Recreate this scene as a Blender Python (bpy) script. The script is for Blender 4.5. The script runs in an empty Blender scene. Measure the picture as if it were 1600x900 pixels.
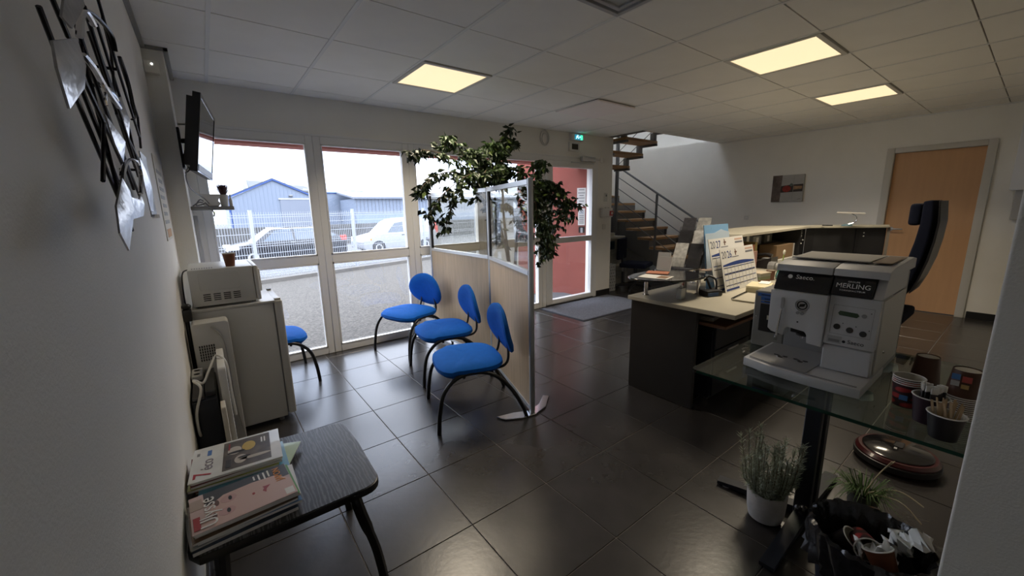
import bpy, bmesh, math, random
from mathutils import Vector, Matrix
random.seed(7)
S = bpy.context.scene
COL = S.collection
R = math.radians

# ------------------------------------------------------------------ camera
cam = bpy.data.cameras.new('camera'); camo = bpy.data.objects.new('camera', cam); COL.objects.link(camo)
cam.sensor_width = 36.0; cam.lens = 622.7 * 36 / 1600; cam.clip_start = 0.02; cam.clip_end = 500
YAW, PIT, ROL, CAMH = .648, .1958, -.0196, 1.404
fw = Vector((math.sin(YAW)*math.cos(PIT), math.cos(YAW)*math.cos(PIT), -math.sin(PIT)))
rt = Vector((math.cos(YAW), -math.sin(YAW), 0)); up = rt.cross(fw)
rt2 = math.cos(ROL)*rt + math.sin(ROL)*up; up2 = -math.sin(ROL)*rt + math.cos(ROL)*up
camo.matrix_world = Matrix(((rt2.x, up2.x, -fw.x, 0), (rt2.y, up2.y, -fw.y, 0), (rt2.z, up2.z, -fw.z, CAMH), (0, 0, 0, 1)))
S.camera = camo

# ------------------------------------------------------------------ world: bright overcast sky
SKY = .72
LAMP_POWER = 2.6
w = bpy.data.worlds.new('sky'); S.world = w; w.use_nodes = True
nt = w.node_tree; nt.nodes.clear()
wo = nt.nodes.new('ShaderNodeOutputWorld'); bg = nt.nodes.new('ShaderNodeBackground')
tc = nt.nodes.new('ShaderNodeTexCoord'); mp = nt.nodes.new('ShaderNodeMapping'); mp.inputs['Scale'].default_value = (2.2, 2.2, 6.0)
ns = nt.nodes.new('ShaderNodeTexNoise'); ns.inputs['Scale'].default_value = 1.3; ns.inputs['Detail'].default_value = 5; ns.inputs['Roughness'].default_value = .5
rp = nt.nodes.new('ShaderNodeValToRGB')
rp.color_ramp.elements[0].position = .30; rp.color_ramp.elements[0].color = (.19, .25, .37, 1)
rp.color_ramp.elements[1].position = .66; rp.color_ramp.elements[1].color = (.78, .83, .94, 1)
nt.links.new(tc.outputs['Generated'], mp.inputs['Vector']); nt.links.new(mp.outputs[0], ns.inputs['Vector'])
nt.links.new(ns.outputs['Fac'], rp.inputs['Fac']); nt.links.new(rp.outputs['Color'], bg.inputs['Color'])
# standard overcast luminance: (1 + 2 sin elevation), brightest overhead
sp = nt.nodes.new('ShaderNodeSeparateXYZ'); nt.links.new(tc.outputs['Generated'], sp.inputs[0])
mz = nt.nodes.new('ShaderNodeMath'); mz.operation = 'MAXIMUM'; mz.inputs[1].default_value = 0.0; nt.links.new(sp.outputs['Z'], mz.inputs[0])
ms = nt.nodes.new('ShaderNodeMath'); ms.operation = 'MULTIPLY_ADD'; ms.inputs[1].default_value = 2*SKY; ms.inputs[2].default_value = SKY
nt.links.new(mz.outputs[0], ms.inputs[0]); nt.links.new(ms.outputs[0], bg.inputs['Strength'])
nt.links.new(bg.outputs[0], wo.inputs['Surface'])

vs = S.view_settings
S.display_settings.display_device = 'sRGB'
vs.view_transform = 'Standard'; vs.look = 'None'; vs.exposure = 2.8; vs.gamma = 1.0; vs.use_curve_mapping = False

# ------------------------------------------------------------------ materials
MATS = {}
def mat(name, col, rough=.5, metal=0, var=0, vscale=8, bump=0, bscale=60, spec=.5, coat=0, sub=None, emit=0, alpha=None, stretch=None):
    if name in MATS: return MATS[name]
    m = bpy.data.materials.new(name); m.use_nodes = True
    n = m.node_tree.nodes; l = m.node_tree.links; p = n['Principled BSDF']
    p.inputs['Base Color'].default_value = (*col, 1); p.inputs['Roughness'].default_value = rough
    p.inputs['Metallic'].default_value = metal; p.inputs['Specular IOR Level'].default_value = spec
    p.inputs['Coat Weight'].default_value = coat
    if emit:
        p.inputs['Emission Color'].default_value = (*col, 1); p.inputs['Emission Strength'].default_value = emit
    if var or bump:
        t = n.new('ShaderNodeTexCoord'); mp_ = n.new('ShaderNodeMapping')
        if stretch: mp_.inputs['Scale'].default_value = stretch
        l.new(t.outputs['Object'], mp_.inputs['Vector'])
    if var:
        x = n.new('ShaderNodeTexNoise'); x.inputs['Scale'].default_value = vscale; x.inputs['Detail'].default_value = 4
        l.new(mp_.outputs[0], x.inputs['Vector'])
        r = n.new('ShaderNodeValToRGB'); r.color_ramp.elements[0].position = .3; r.color_ramp.elements[1].position = .7
        c2 = sub if sub else tuple(max(0, c*(1-var)) for c in col)
        r.color_ramp.elements[0].color = (*c2, 1); r.color_ramp.elements[1].color = (*[min(1, c*(1+var*.5)) for c in col], 1)
        l.new(x.outputs['Fac'], r.inputs['Fac']); l.new(r.outputs['Color'], p.inputs['Base Color'])
    if bump:
        y = n.new('ShaderNodeTexNoise'); y.inputs['Scale'].default_value = bscale; y.inputs['Detail'].default_value = 3
        l.new(mp_.outputs[0], y.inputs['Vector'])
        b = n.new('ShaderNodeBump'); b.inputs['Strength'].default_value = bump; b.inputs['Distance'].default_value = .01
        l.new(y.outputs['Fac'], b.inputs['Height']); l.new(b.outputs['Normal'], p.inputs['Normal'])
    MATS[name] = m; return m

def glassmat(name, tint=(1, 1, 1), refl=1.0, rough=0.0, ior=1.45):
    if name in MATS: return MATS[name]
    m = bpy.data.materials.new(name); m.use_nodes = True
    n = m.node_tree.nodes; l = m.node_tree.links; n.clear()
    o = n.new('ShaderNodeOutputMaterial'); mx = n.new('ShaderNodeMixShader'); tr = n.new('ShaderNodeBsdfTransparent'); gl = n.new('ShaderNodeBsdfGlossy')
    lw = n.new('ShaderNodeLayerWeight'); lw.inputs['Blend'].default_value = .5     # Schlick reflectance, alike from both sides
    pw = n.new('ShaderNodeMath'); pw.operation = 'POWER'; pw.inputs[1].default_value = 5; fr = n.new('ShaderNodeMath'); fr.operation = 'MULTIPLY_ADD'
    f0 = ((ior-1)/(ior+1))**2; fr.inputs[1].default_value = 1-f0; fr.inputs[2].default_value = f0
    l.new(lw.outputs['Facing'], pw.inputs[0]); l.new(pw.outputs[0], fr.inputs[0]); tr.inputs['Color'].default_value = (*tint, 1)
    gl.inputs['Roughness'].default_value = rough; gl.inputs['Color'].default_value = (refl, refl, refl, 1)
    l.new(fr.outputs[0], mx.inputs[0]); l.new(tr.outputs[0], mx.inputs[1]); l.new(gl.outputs[0], mx.inputs[2]); l.new(mx.outputs[0], o.inputs['Surface'])
    MATS[name] = m; return m

WALL = mat('white wall paint', (.88, .86, .80), .75, var=.03, vscale=3, bump=.15, bscale=180)
CEILT = mat('ceiling tile', (.89, .875, .82), .9, var=.02, vscale=6, bump=.1, bscale=300)
CEILP = mat('ceiling tile pinkish', (.88, .83, .80), .85)
CEILG = mat('ceiling grid white', (.78, .78, .75), .5)
CEILD = mat('ceiling joint shadow gap', (.16, .155, .145), .9)
TILE = mat('dark floor tile', (.036, .033, .032), .27, var=.28, vscale=5, bump=.04, bscale=40, spec=.62)
TILED = mat('black skirting tile', (.02, .02, .022), .3)
GROUT = mat('pale grout', (.17, .155, .14), .8)
PVC = mat('white window frame', (.84, .835, .81), .35)
ALU = mat('brushed aluminium', (.62, .64, .66), .35, 1, bump=.05, bscale=200)
CHROME = mat('polished steel', (.72, .72, .74), .14, 1)
BLK = mat('black painted steel', (.008, .008, .009), .35)
BLKP = mat('black plastic', (.012, .012, .014), .4)
DKG = mat('anthracite board', (.022, .022, .024), .45, var=.1)
NAVY = mat('dark navy plastic', (.008, .011, .02), .45)
WHP = mat('white plastic', (.72, .71, .67), .4)
WHE = mat('white enamel', (.62, .615, .585), .35)
GRP = mat('grey plastic', (.22, .22, .22), .5)
LGRP = mat('light grey plastic', (.42, .42, .42), .45)
BLUEF = mat('blue seat fabric', (.003, .115, .50), .85, var=.08, vscale=30, bump=.3, bscale=900, spec=.2)
NAVYF = mat('navy seat fabric', (.006, .008, .02), .9, bump=.3, bscale=600, spec=.2)
MAPLE = mat('pale wood laminate', (.56, .42, .27), .5, var=.12, vscale=6, stretch=(6, 6, .6))
OAK = mat('oak tread', (.40, .235, .10), .5, var=.2, vscale=6, stretch=(1, 6, 6))
STEELG = mat('grey painted steel', (.145, .148, .15), .5)
ORANGE = mat('peach door laminate', (.62, .36, .185), .5, var=.04, vscale=5, stretch=(5, 5, .5))
BEIGE = mat('cream laminate', (.43, .40, .32), .45)
SALM = mat('salmon render', (.36, .11, .085), .85, var=.06, vscale=3, bump=.3, bscale=150)
GLASS = glassmat('window glass')
TINT = glassmat('partition glass', (.80, .79, .74), .95)
TGLASS = glassmat('table glass', (.70, .78, .745), .95, ior=1.5)
TEDGE = mat('green glass edge', (.01, .05, .035), .15)
ACRY = glassmat('clear acrylic', (.93, .93, .93), .9, .05)
LEAF = mat('ficus leaf', (.022, .046, .011), .5, var=.5, vscale=3)
LEAF2 = mat('ficus pale leaf', (.13, .20, .04), .45)
BARK = mat('bark', (.12, .08, .05), .85)
PAPER = mat('white paper', (.76, .75, .72), .8)
INK = mat('dark ink', (.02, .02, .025), .7)

# ------------------------------------------------------------------ mesh builder
class MB:
    def __init__(s): s.bm = bmesh.new()
    def _merge(s, b2, M=None):
        if M is not None: bmesh.ops.transform(b2, matrix=M, verts=b2.verts)
        me = bpy.data.meshes.new('tmp'); b2.to_mesh(me); b2.free(); s.bm.from_mesh(me); bpy.data.meshes.remove(me); return s
    def box(s, x0, x1, y0, y1, z0, z1, bev=0, seg=2, M=None):
        b = bmesh.new(); bmesh.ops.create_cube(b, size=1)
        for v in b.verts: v.co = Vector(((x0+x1)/2+v.co.x*(x1-x0), (y0+y1)/2+v.co.y*(y1-y0), (z0+z1)/2+v.co.z*(z1-z0)))
        if bev: bmesh.ops.bevel(b, geom=list(b.edges), offset=bev, segments=seg, affect='EDGES', profile=.6)
        return s._merge(b, M)
    def prism(s, poly, a0, a1, axis='z', bev=0, seg=2, M=None):
        b = bmesh.new()
        def P(p, a): return {'z': (p[0], p[1], a), 'x': (a, p[0], p[1]), 'y': (p[0], a, p[1])}[axis]
        lo = [b.verts.new(P(p, a0)) for p in poly]; hi = [b.verts.new(P(p, a1)) for p in poly]; n = len(poly)
        b.faces.new(lo[::-1]); b.faces.new(hi)
        for i in range(n): b.faces.new((lo[i], lo[(i+1) % n], hi[(i+1) % n], hi[i]))
        bmesh.ops.recalc_face_normals(b, faces=b.faces)
        if bev: bmesh.ops.bevel(b, geom=list(b.edges), offset=bev, segments=seg, affect='EDGES', profile=.6)
        return s._merge(b, M)
    def tube(s, pts, r, n=8, closed=False, flat=1.0):
        pts = [Vector(p) for p in pts]; k = len(pts); rs = r if isinstance(r, (list, tuple)) else [r]*k
        b = bmesh.new(); rings = []; nrm = None
        for i, p in enumerate(pts):
            t = (pts[(i+1) % k]-pts[i-1]) if closed else (pts[min(i+1, k-1)]-pts[max(i-1, 0)])
            t.normalize()
            if nrm is None:
                a = Vector((0, 0, 1)) if abs(t.z) < .9 else Vector((1, 0, 0)); nrm = (a-t*a.dot(t)).normalized()
            else:
                nrm = nrm-t*nrm.dot(t); nrm = nrm.normalized() if nrm.length > 1e-6 else t.orthogonal().normalized()
            bi = t.cross(nrm)
            rings.append([b.verts.new(p+rs[i]*(math.cos(a_)*nrm*flat+math.sin(a_)*bi)) for a_ in [2*math.pi*(j+.5)/n for j in range(n)]])
        for i in range(k if closed else k-1):
            A, B = rings[i], rings[(i+1) % k]
            for j in range(n): b.faces.new((A[j], A[(j+1) % n], B[(j+1) % n], B[j]))
        if not closed: b.faces.new(rings[0][::-1]); b.faces.new(rings[-1])
        bmesh.ops.recalc_face_normals(b, faces=b.faces)
        return s._merge(b)
    def lathe(s, prof, n=24, c=(0, 0, 0), M=None, sx=1, sy=1):
        b = bmesh.new(); rings = []
        for r, z in prof:
            if r < 1e-6: rings.append([b.verts.new((0, 0, z))])
            else: rings.append([b.verts.new((r*sx*math.cos(2*math.pi*j/n), r*sy*math.sin(2*math.pi*j/n), z)) for j in range(n)])
        for A, B in zip(rings, rings[1:]):
            for j in range(n):
                q = []
                for v in (A[j % len(A)], A[(j+1) % len(A)], B[(j+1) % len(B)], B[j % len(B)]):
                    if v not in q: q.append(v)
                if len(q) > 2: b.faces.new(q)
        bmesh.ops.recalc_face_normals(b, faces=b.faces)
        MM = Matrix.Translation(c)
        return s._merge(b, MM @ M if M is not None else MM)
    def poly(s, pts):
        vs_ = [s.bm.verts.new(p) for p in pts]; s.bm.faces.new(vs_); return s
    def slab(s, pts, off):
        """closed plate from a 3D polygon and an offset vector"""
        off = Vector(off); b = bmesh.new(); n = len(pts)
        lo = [b.verts.new(p) for p in pts]; hi = [b.verts.new(Vector(p)+off) for p in pts]
        b.faces.new(lo[::-1]); b.faces.new(hi)
        for i in range(n): b.faces.new((lo[i], lo[(i+1) % n], hi[(i+1) % n], hi[i]))
        bmesh.ops.recalc_face_normals(b, faces=b.faces); return s._merge(b)
    def ball(s, c, rx, ry, rz, M=None, sub=2):
        b = bmesh.new(); bmesh.ops.create_icosphere(b, subdivisions=sub, radius=1)
        for v in b.verts: v.co = Vector((v.co.x*rx, v.co.y*ry, v.co.z*rz))
        MM = Matrix.Translation(c)
        return s._merge(b, MM @ M if M is not None else MM)
    def build(s, name, m, parent=None, world=False, smooth=True, tri=False):
        me = bpy.data.meshes.new(name)
        if world and parent is not None:
            bmesh.ops.transform(s.bm, matrix=wm(parent).inverted(), verts=s.bm.verts)
        s.bm.to_mesh(me); s.bm.free()
        if smooth:
            me.shade_smooth(); me.set_sharp_from_angle(angle=R(38))
        ms = m if isinstance(m, (list, tuple)) else [m]
        for x in ms: me.materials.append(x)
        o = bpy.data.objects.new(name, me); COL.objects.link(o)
        if parent is not None: o.parent = parent
        return o

def wm(o):
    M = o.matrix_basis.copy()
    while o.parent: o = o.parent; M = o.matrix_basis @ M
    return M
def tag(o, label=None, cat=None, group=None, kind=None):
    if label: o['label'] = label
    if cat: o['category'] = cat
    if group: o['group'] = group
    if kind: o['kind'] = kind
    return o
def thing(name, label, cat, loc=(0, 0, 0), rz=0, group=None):
    o = bpy.data.objects.new(name, None); COL.objects.link(o); o.location = loc; o.rotation_euler = (0, 0, rz); o.empty_display_size = .05
    return tag(o, label, cat, group)
def rebase(o, loc):
    """give a one-mesh thing an origin at its base"""
    o.data.transform(Matrix.Translation(-Vector(loc))); o.location = loc; return o
def copytree(o, parent=None):
    c = o.copy(); COL.objects.link(c); c.parent = parent
    for ch in [x for x in bpy.data.objects if x.parent is o]: copytree(ch, c)
    return c
def text(s, size, m, parent, loc, xd, yd, name='lettering', world=True, ext=.0004, align='CENTER', sx=1.0):
    cu = bpy.data.curves.new('txt', 'FONT'); cu.body = s; cu.size = size; cu.align_x = align; cu.align_y = 'CENTER'; cu.extrude = ext; cu.resolution_u = 3
    t = bpy.data.objects.new('txt', cu)
    me = bpy.data.meshes.new_from_object(t); bpy.data.objects.remove(t)
    xd = Vector(xd).normalized(); yd = Vector(yd).normalized(); zd = xd.cross(yd)
    M = Matrix(((xd.x*sx, yd.x, zd.x, loc[0]), (xd.y*sx, yd.y, zd.y, loc[1]), (xd.z*sx, yd.z, zd.z, loc[2]), (0, 0, 0, 1)))
    if world: M = wm(parent).inverted() @ M
    me.transform(M); me.materials.clear(); me.materials.append(m); me.name = name
    o = bpy.data.objects.new(name, me); COL.objects.link(o); o.parent = parent; return o
def struct(o): o['kind'] = 'structure'; return o
def arc(c, r, a0, a1, n=8): return [(c[0]+r*math.cos(R(a0+(a1-a0)*i/n)), c[1]+r*math.sin(R(a0+(a1-a0)*i/n))) for i in range(n+1)]
def rrect(x0, x1, y0, y1, r, n=4):
    return arc((x1-r, y1-r), r, 0, 90, n)+arc((x0+r, y1-r), r, 90, 180, n)+arc((x0+r, y0+r), r, 180, 270, n)+arc((x1-r, y0+r), r, 270, 360, n)
def smoothpath(pts, n=6):
    """Catmull-Rom through the points"""
    P = [Vector(p) for p in pts]; out = []
    for i in range(len(P)-1):
        p0, p1, p2, p3 = P[max(i-1, 0)], P[i], P[i+1], P[min(i+2, len(P)-1)]
        for k in range(n):
            t = k/n
            out.append(.5*((2*p1)+(p2-p0)*t+(2*p0-5*p1+4*p2-p3)*t*t+(3*p1-p0-3*p2+p3)*t**3))
    out.append(P[-1]); return out

# ================================================================== STRUCTURE
XL, XR, YB, YW, CH = -.17, 7.2, -1.1, 4.22, 2.44
YS = 6.1                                   # far wall of the stair bay
XC = 5.2                                   # end of the window wall
# ---- floor with its tiles
f = MB(); f.box(XL-.1, XR+.1, YB-.1, YW+.02, -.12, -.003); f.box(XC-.1, XR+.1, YW, YS+.1, -.12, -.003)
floor = struct(f.build('floor', GROUT))
cache = {}
def tile_at(x0, x1, y0, y1, parent, name, m, z0, z1, bev):
    k = (round(x1-x0, 3), round(y1-y0, 3), name, m.name)
    if k not in cache:
        b = MB(); hx, hy = (x1-x0)/2, (y1-y0)/2; b.box(-hx, hx, -hy, hy, z0, z1, bev, 1)
        o = b.build(name, m, parent, smooth=False); cache[k] = o.data
    else:
        o = bpy.data.objects.new(name, cache[k]); COL.objects.link(o); o.parent = parent
    o.location = ((x0+x1)/2, (y0+y1)/2, 0); return o
g = .0022
for i in range(-7, 14):
    for j in range(-3, 16):
        x0, x1 = .786+.45*j, .786+.45*(j+1); y1, y0 = 3.621-.45*i, 3.621-.45*(i+1)
        x0, x1 = max(x0, XL), min(x1, XR)
        lim = YS if x0 >= XC-.3 else YW
        y0, y1 = max(y0, YB), min(y1, lim)
        if x1-x0 < .03 or y1-y0 < .03: continue
        tile_at(x0+g, x1-g, y0+g, y1-g, floor, 'tile', TILE, -.008, 0, .0012)
# ---- ceiling with tiles and grid
OX, OY = 5.2, 3.55                          # stair opening: x > OX and y > OY
c = MB(); c.box(XL, OX, YB, YW, CH+.012, CH+.2); c.box(OX, XR, YB, OY, CH+.012, CH+.2)
ceiling = struct(c.build('ceiling', CEILD))
lights = [(2, 1), (5, 4), (8, 4)]; vent = (2, 4)
for u in range(-1, 13):
    for v in range(-1, 10):
        if (u, v) in lights or (u, v) == vent: continue
        x0, x1 = .1612+.6033*u, .1612+.6033*(u+1); y1, y0 = 3.9908-.6*v, 3.9908-.6*(v+1)
        x0, x1, y0, y1 = max(x0, XL), min(x1, XR), max(y0, YB), min(y1, YW)
        if x0 > OX-.3 and y1 > OY: y1 = OY
        if x1-x0 < .03 or y1-y0 < .03: continue
        o = tile_at(x0+.008, x1-.008, y0+.004, y1-.004, ceiling, 'ceiling_tile', CEILP if (u, v) == (5, 1) else CEILT, CH, CH+.014, 0)
        if (u, v) == (5, 1): o.rotation_euler = (R(.6), R(.0), R(.4)); o.location.z = -.022
for u in range(0, 13):
    x = .1612+.6033*u
    if x > XR-.02: continue
    y1 = YW if x < OX else OY
    b = MB(); b.box(x-.011, x+.011, YB, y1, CH-.004, CH+.02); b.build('grid_bar', CEILG, ceiling, smooth=False)
b = MB(); b.box(XL, XL+.022, YB, 3.52, CH-.018, CH); b.box(XL, -.04, 3.5, 3.52, CH-.018, CH); b.box(-.062, -.04, 3.5, YW, CH-.018, CH); b.build('edge_trim', mat('grey edge trim', (.30, .30, .28), .6), ceiling)
b = MB(); b.box(XR-.02, XR, YB, OY, CH-.012, CH); b.build('edge_trim', CEILG, ceiling)
# ---- walls
def wall(name, boxes, m=WALL):
    b = MB()
    for q in boxes: b.box(*q)
    return struct(b.build(name, m, smooth=False))
wall('wall_left', [(XL-.2, XL, YB-.2, YW+.2, -.1, 2.7)])
wall('wall_pillar', [(XL-.02, -.066, 3.52, YW+.1, 0, CH)])
wall('wall_window', [(-.08, XC, YW-.02, YW+.2, 2.10, 2.7), (4.86, XC, YW-.02, YW+.2, -.05, 2.11), (-.08, 0.0, YW-.02, YW+.2, -.05, 2.11)])
wall('wall_stair', [(XC-.2, XR+.4, YS, YS+.2, -.1, 5.0), (XC-.2, XC, YW+.2, YS, -.1, 5.0), (XC-.2, XR+.4, OY-.2, OY, CH+.02, 5.0), (XC-.2, XC, OY, YW+.2, CH+.02, 5.0)])
wall('wall_right', [(XR, XR+.2, YB-.2, .46, -.1, 2.7), (XR, XR+.2, 1.30, YS, -.1, 2.50), (XR, XR+.2, .46, 1.30, 2.06, 2.7), (XR+.17, XR+.2, .46, 1.30, -.1, 2.06), (XR+.2, XR+.4, OY-.2, YS+.2, 2.4, 5.0)])
wall('wall_back', [(XL-.2, XR+.2, YB-.2, YB, -.1, 2.7)])
b = MB(); b.box(1.30, 1.46, YB, .0307, 0, CH, .006, 3); struct(b.build('wall_near', WALL))
# unseen skylight, added over the stair bay to account for its brightness
b = MB(); b.box(XC-.2, XC+.55, OY-.2, YS+.2, 5.0, 5.1); b.box(XR-.1, XR+.4, OY-.2, YS+.2, 5.0, 5.1); b.box(XC+.55, XR-.1, OY-.2, OY+.5, 5.0, 5.1); b.box(XC+.55, XR-.1, YS-1.1, YS+.2, 5.0, 5.1)
sk = struct(b.build('unseen_skylight', PVC, smooth=False)); b = MB(); b.box(XC+.55, XR-.1, OY+.5, YS-1.1, 5.04, 5.05); b.build('pane', GLASS, sk, smooth=False)
# skirting tiles
def skirting(name, segs):
    r = struct(bpy.data.objects.new(name, None)); COL.objects.link(r)
    for (ax, p, a0, a1, d) in segs:
        n = max(1, round(abs(a1-a0)/.45)); s_ = (a1-a0)/n
        for k in range(n):
            q0, q1 = a0+s_*k+.002, a0+s_*(k+1)-.002; b = MB()
            if ax == 'x': b.box(min(p, p+d), max(p, p+d), q0, q1, 0.001, .085, .0015, 1)
            else: b.box(q0, q1, min(p, p+d), max(p, p+d), 0.001, .085, .0015, 1)
            b.build('skirting_tile', TILED, r, smooth=False)
skirting('baseboard_right', [('x', XR, YB, .40, -.012), ('x', XR, 1.38, 3.55, -.012)])
skirting('baseboard_window', [('y', YW-.02, 4.87, XC, -.012), ('x', XC, YW-.02, YW+.2, .012)])
skirting('baseboard_left', [('x', XL, YB, 3.5, .012), ('x', -.066, 3.54, YW-.02, .012)])
skirting('baseboard_stair', [('y', YS, XC, XR, -.012)])

# ---- windows (white frames, two panes each)
HEAD, T0, T1, SILL = 2.03, .918, 1.0, .07
FY0, FY1 = YW-.03, YW+.05
def window(name, x0, x1, g0, g1):
    b = MB()
    b.box(x0, g0, FY0, FY1, 0, HEAD+.07, .004, 1); b.box(g1, x1, FY0, FY1, 0, HEAD+.07, .004, 1)
    b.box(g0, g1, FY0, FY1, HEAD, HEAD+.07, .004, 1); b.box(g0, g1, FY0, FY1, T0, T1, .004, 1); b.box(g0, g1, FY0, FY1, 0, SILL, .004, 1)
    o = struct(b.build(name, PVC))
    for z0, z1 in ((SILL, T0), (T1, HEAD)):
        b = MB(); b.box(g0, g1, YW+.005, YW+.015, z0, z1); b.build('pane', GLASS, o, smooth=False)
        b = MB()                               # glazing bead
        for q in ((g0, g0+.012, z0, z1), (g1-.012, g1, z0, z1), (g0, g1, z0, z0+.012), (g0, g1, z1-.012, z1)): b.box(q[0], q[1], FY0-.004, YW+.004, q[2], q[3])
        b.build('glazing_bead', PVC, o, smooth=False)
    return o
window('window_1', 0.0, .892, .055, .83)
window('window_2', .893, 1.822, .957, 1.757)
window('window_3', 1.823, 2.745, 1.888, 2.68)
window('window_4', 2.746, 3.72, 2.81, 3.655)
b = MB(); b.box(0.0, 4.86, YW-.034, YW+.05, HEAD+.07, HEAD+.09, .003, 1); struct(b.build('trim_1', PVC))
# ---- glazed entrance door
b = MB(); b.box(3.721, 3.79, FY0, FY1, 0, 2.10, .004, 1); b.box(4.79, 4.86, FY0, FY1, 0, 2.10, .004, 1); b.box(3.79, 4.79, FY0, FY1, 2.05, 2.10, .004, 1); b.box(3.79, 4.79, FY0+.02, FY1, 0, .02)
d1 = struct(b.build('door_1', PVC))
b = MB(); Y0, Y1 = YW-.045, YW+.03
b.box(3.79, 3.905, Y0, Y1, .022, 2.048, .005, 2); b.box(4.715, 4.79, Y0, Y1, .022, 2.048, .005, 2); b.box(3.905, 4.715, Y0, Y1, 1.965, 2.048, .005, 2); b.box(3.905, 4.715, Y0, Y1, .022, .085, .005, 2); b.box(3.905, 4.715, Y0, Y1, .905, .985, .005, 2)
leaf = b.build('door_leaf', PVC, d1)
for z0, z1 in ((.085, .905), (.985, 1.965)):
    b = MB(); b.box(3.905, 4.715, YW, YW+.01, z0, z1); b.build('pane', GLASS, leaf, smooth=False)
b = MB(); b.box(4.45, 4.72, Y0-.05, Y0, 2.06, 2.13, .008, 2); b.build('door_closer', ALU, d1)
b = MB(); b.box(4.25, 4.72, Y0-.025, Y0-.012, 2.03, 2.045); b.build('closer_arm', ALU, d1)
b = MB(); b.tube([(3.845, Y0-.02, .75), (3.845, Y0-.06, .78), (3.845, Y0-.06, 1.18), (3.845, Y0-.02, 1.21)], .012); b.build('pull_handle', mat('dark bronze handle', (.09, .085, .08), .4), leaf)
# ---- peach interior door in the right wall
b = MB(); X0, X1 = XR-.03, XR+.12
for q in ((1.27, 1.345, -.0, 2.075), (.415, .49, 0, 2.075)): b.box(X0, X1, q[0], q[1], q[2], q[3], .006, 2)
b.box(X0, X1, .49, 1.27, 2.01, 2.075, .006, 2)
d2 = struct(b.build('door_2', mat('grey-white door frame', (.60, .58, .53), .5)))
b = MB(); b.box(XR+.03, XR+.07, .492, 1.268, .008, 2.008, .003, 1); lf = b.build('door_leaf', ORANGE, d2)
b = MB(); b.tube([(XR+.03, 1.20, 1.05), (XR-.03, 1.20, 1.05), (XR-.035, 1.19, 1.05), (XR-.035, 1.08, 1.05)], .009); b.build('handle', ALU, d2)
b = MB(); b.lathe([(0, 0), (.025, 0), (.025, .006), (0, .006)], 16, M=Matrix.Rotation(R(-90), 4, 'Y'), c=(XR+.03, 1.20, 1.05)); b.build('handle_rose', ALU, d2)

# ---- ceiling lamps
LAMPM = mat('lit diffuser', (1.0, .80, .50), .6, emit=.142)
LAMPF = mat('lamp frame', (.62, .60, .55), .45)
where = ['square lit ceiling panel nearest the window wall', 'large lit ceiling panel above the coffee machine side of the room', 'lit ceiling panel closest to the peach door wall']
for (u, v), lab in zip(lights, where):
    x0, y1 = .1612+.6033*u, 3.9908-.6*v; x1, y0 = x0+.6033, y1-.6
    t = thing('ceiling_light', lab, 'light', ((x0+x1)/2, (y0+y1)/2, CH-.006), group='lit ceiling panels')
    b = MB(); hx, hy = .296, .294
    for q in ((-hx, hx, -hy, -hy+.032), (-hx, hx, hy-.032, hy), (-hx, -hx+.032, -hy+.032, hy-.032), (hx-.032, hx, -hy+.032, hy-.032)): b.box(q[0], q[1], q[2], q[3], -.004, .02, .002, 1)
    b.build('frame', LAMPF, t)
    b = MB(); b.box(-hx+.03, hx-.03, -hy+.03, hy-.03, .001, .012); b.build('diffuser', LAMPM, t, smooth=False)
    la = bpy.data.lights.new('panel_light', 'AREA'); la.shape = 'SQUARE'; la.size = .5; la.energy = LAMP_POWER; la.color = (1.0, .86, .66); la.spread = R(128)
    lo = bpy.data.objects.new('panel_light', la); COL.objects.link(lo); lo.parent = t; lo.location = (0, 0, -.008)
# ---- ceiling vent, unlit grey grille
x0, y1 = .1612+.6033*2, 3.9908-.6*4
t = thing('ceiling_vent', 'grey square air vent with double frame in the ceiling', 'vent', (x0+.3016, y1-.3, CH))
b = MB()
for h, z in ((.296, -.008), (.255, -.004)):
    for q in ((-h, h, -h, -h+.025), (-h, h, h-.025, h), (-h, -h+.025, -h+.025, h-.025), (h-.025, h, -h+.025, h-.025)): b.box(q[0], q[1], q[2], q[3], z, .02, .002, 1)
b.build('frame', LGRP, t)
b = MB(); b.box(-.235, .235, -.235, .235, .006, .012); b.build('centre_plate', mat('bluish grey vent plate', (.40, .42, .42), .5), t)
b = MB(); b.box(-.3, .3, -.3, .3, .0125, .018); b.build('backing', GRP, t)

# ================================================================== EXTERIOR
GRAVEL = mat('pale gravel', (.088, .078, .064), .95, var=.6, vscale=34, bump=.6, bscale=60)
ASPH = mat('grey asphalt', (.11, .11, .11), .9, var=.25, vscale=3, bump=.4, bscale=60)
CONC = mat('concrete', (.14, .13, .115), .9, var=.2, vscale=2, bump=.3)
b = MB(); b.poly([(-30, YW+.05, -.05), (5.2, YW+.05, -.05), (40, 9, -.05), (40, 18, -.05), (5.0, 11.2, -.05), (-30, 2.5, -.05)][::1])
b = MB(); b.box(-30, 4.9, YW+.05, 6.2, -.3, -.05); b.prism([(-30, 6.2), (30, 6.2), (30, 18.6), (5.4, 11.2), (.8, 9.9), (-30, 1.2)], -.3, -.05)
struct(b.build('ground_gravel', GRAVEL, smooth=False))
b = MB(); b.box(-80, 140, 12.0, 110, -1.2, -.68); struct(b.build('ground_street', ASPH, smooth=False))
FD = Vector((2.32, .68, 0)).normalized(); FN = Vector((-FD.y, FD.x, 0)); F0 = Vector((.80, 10.25, 0))
b = MB(); A_, B_ = F0-FD*8-FN*.45, F0+FD*22-FN*.45
b.slab([(A_.x, A_.y, -.3), (B_.x, B_.y, -.3), (B_.x, B_.y, .03), (A_.x, A_.y, .03)], FN*.14); k = b.build('kerb', CONC); struct(k)
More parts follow.
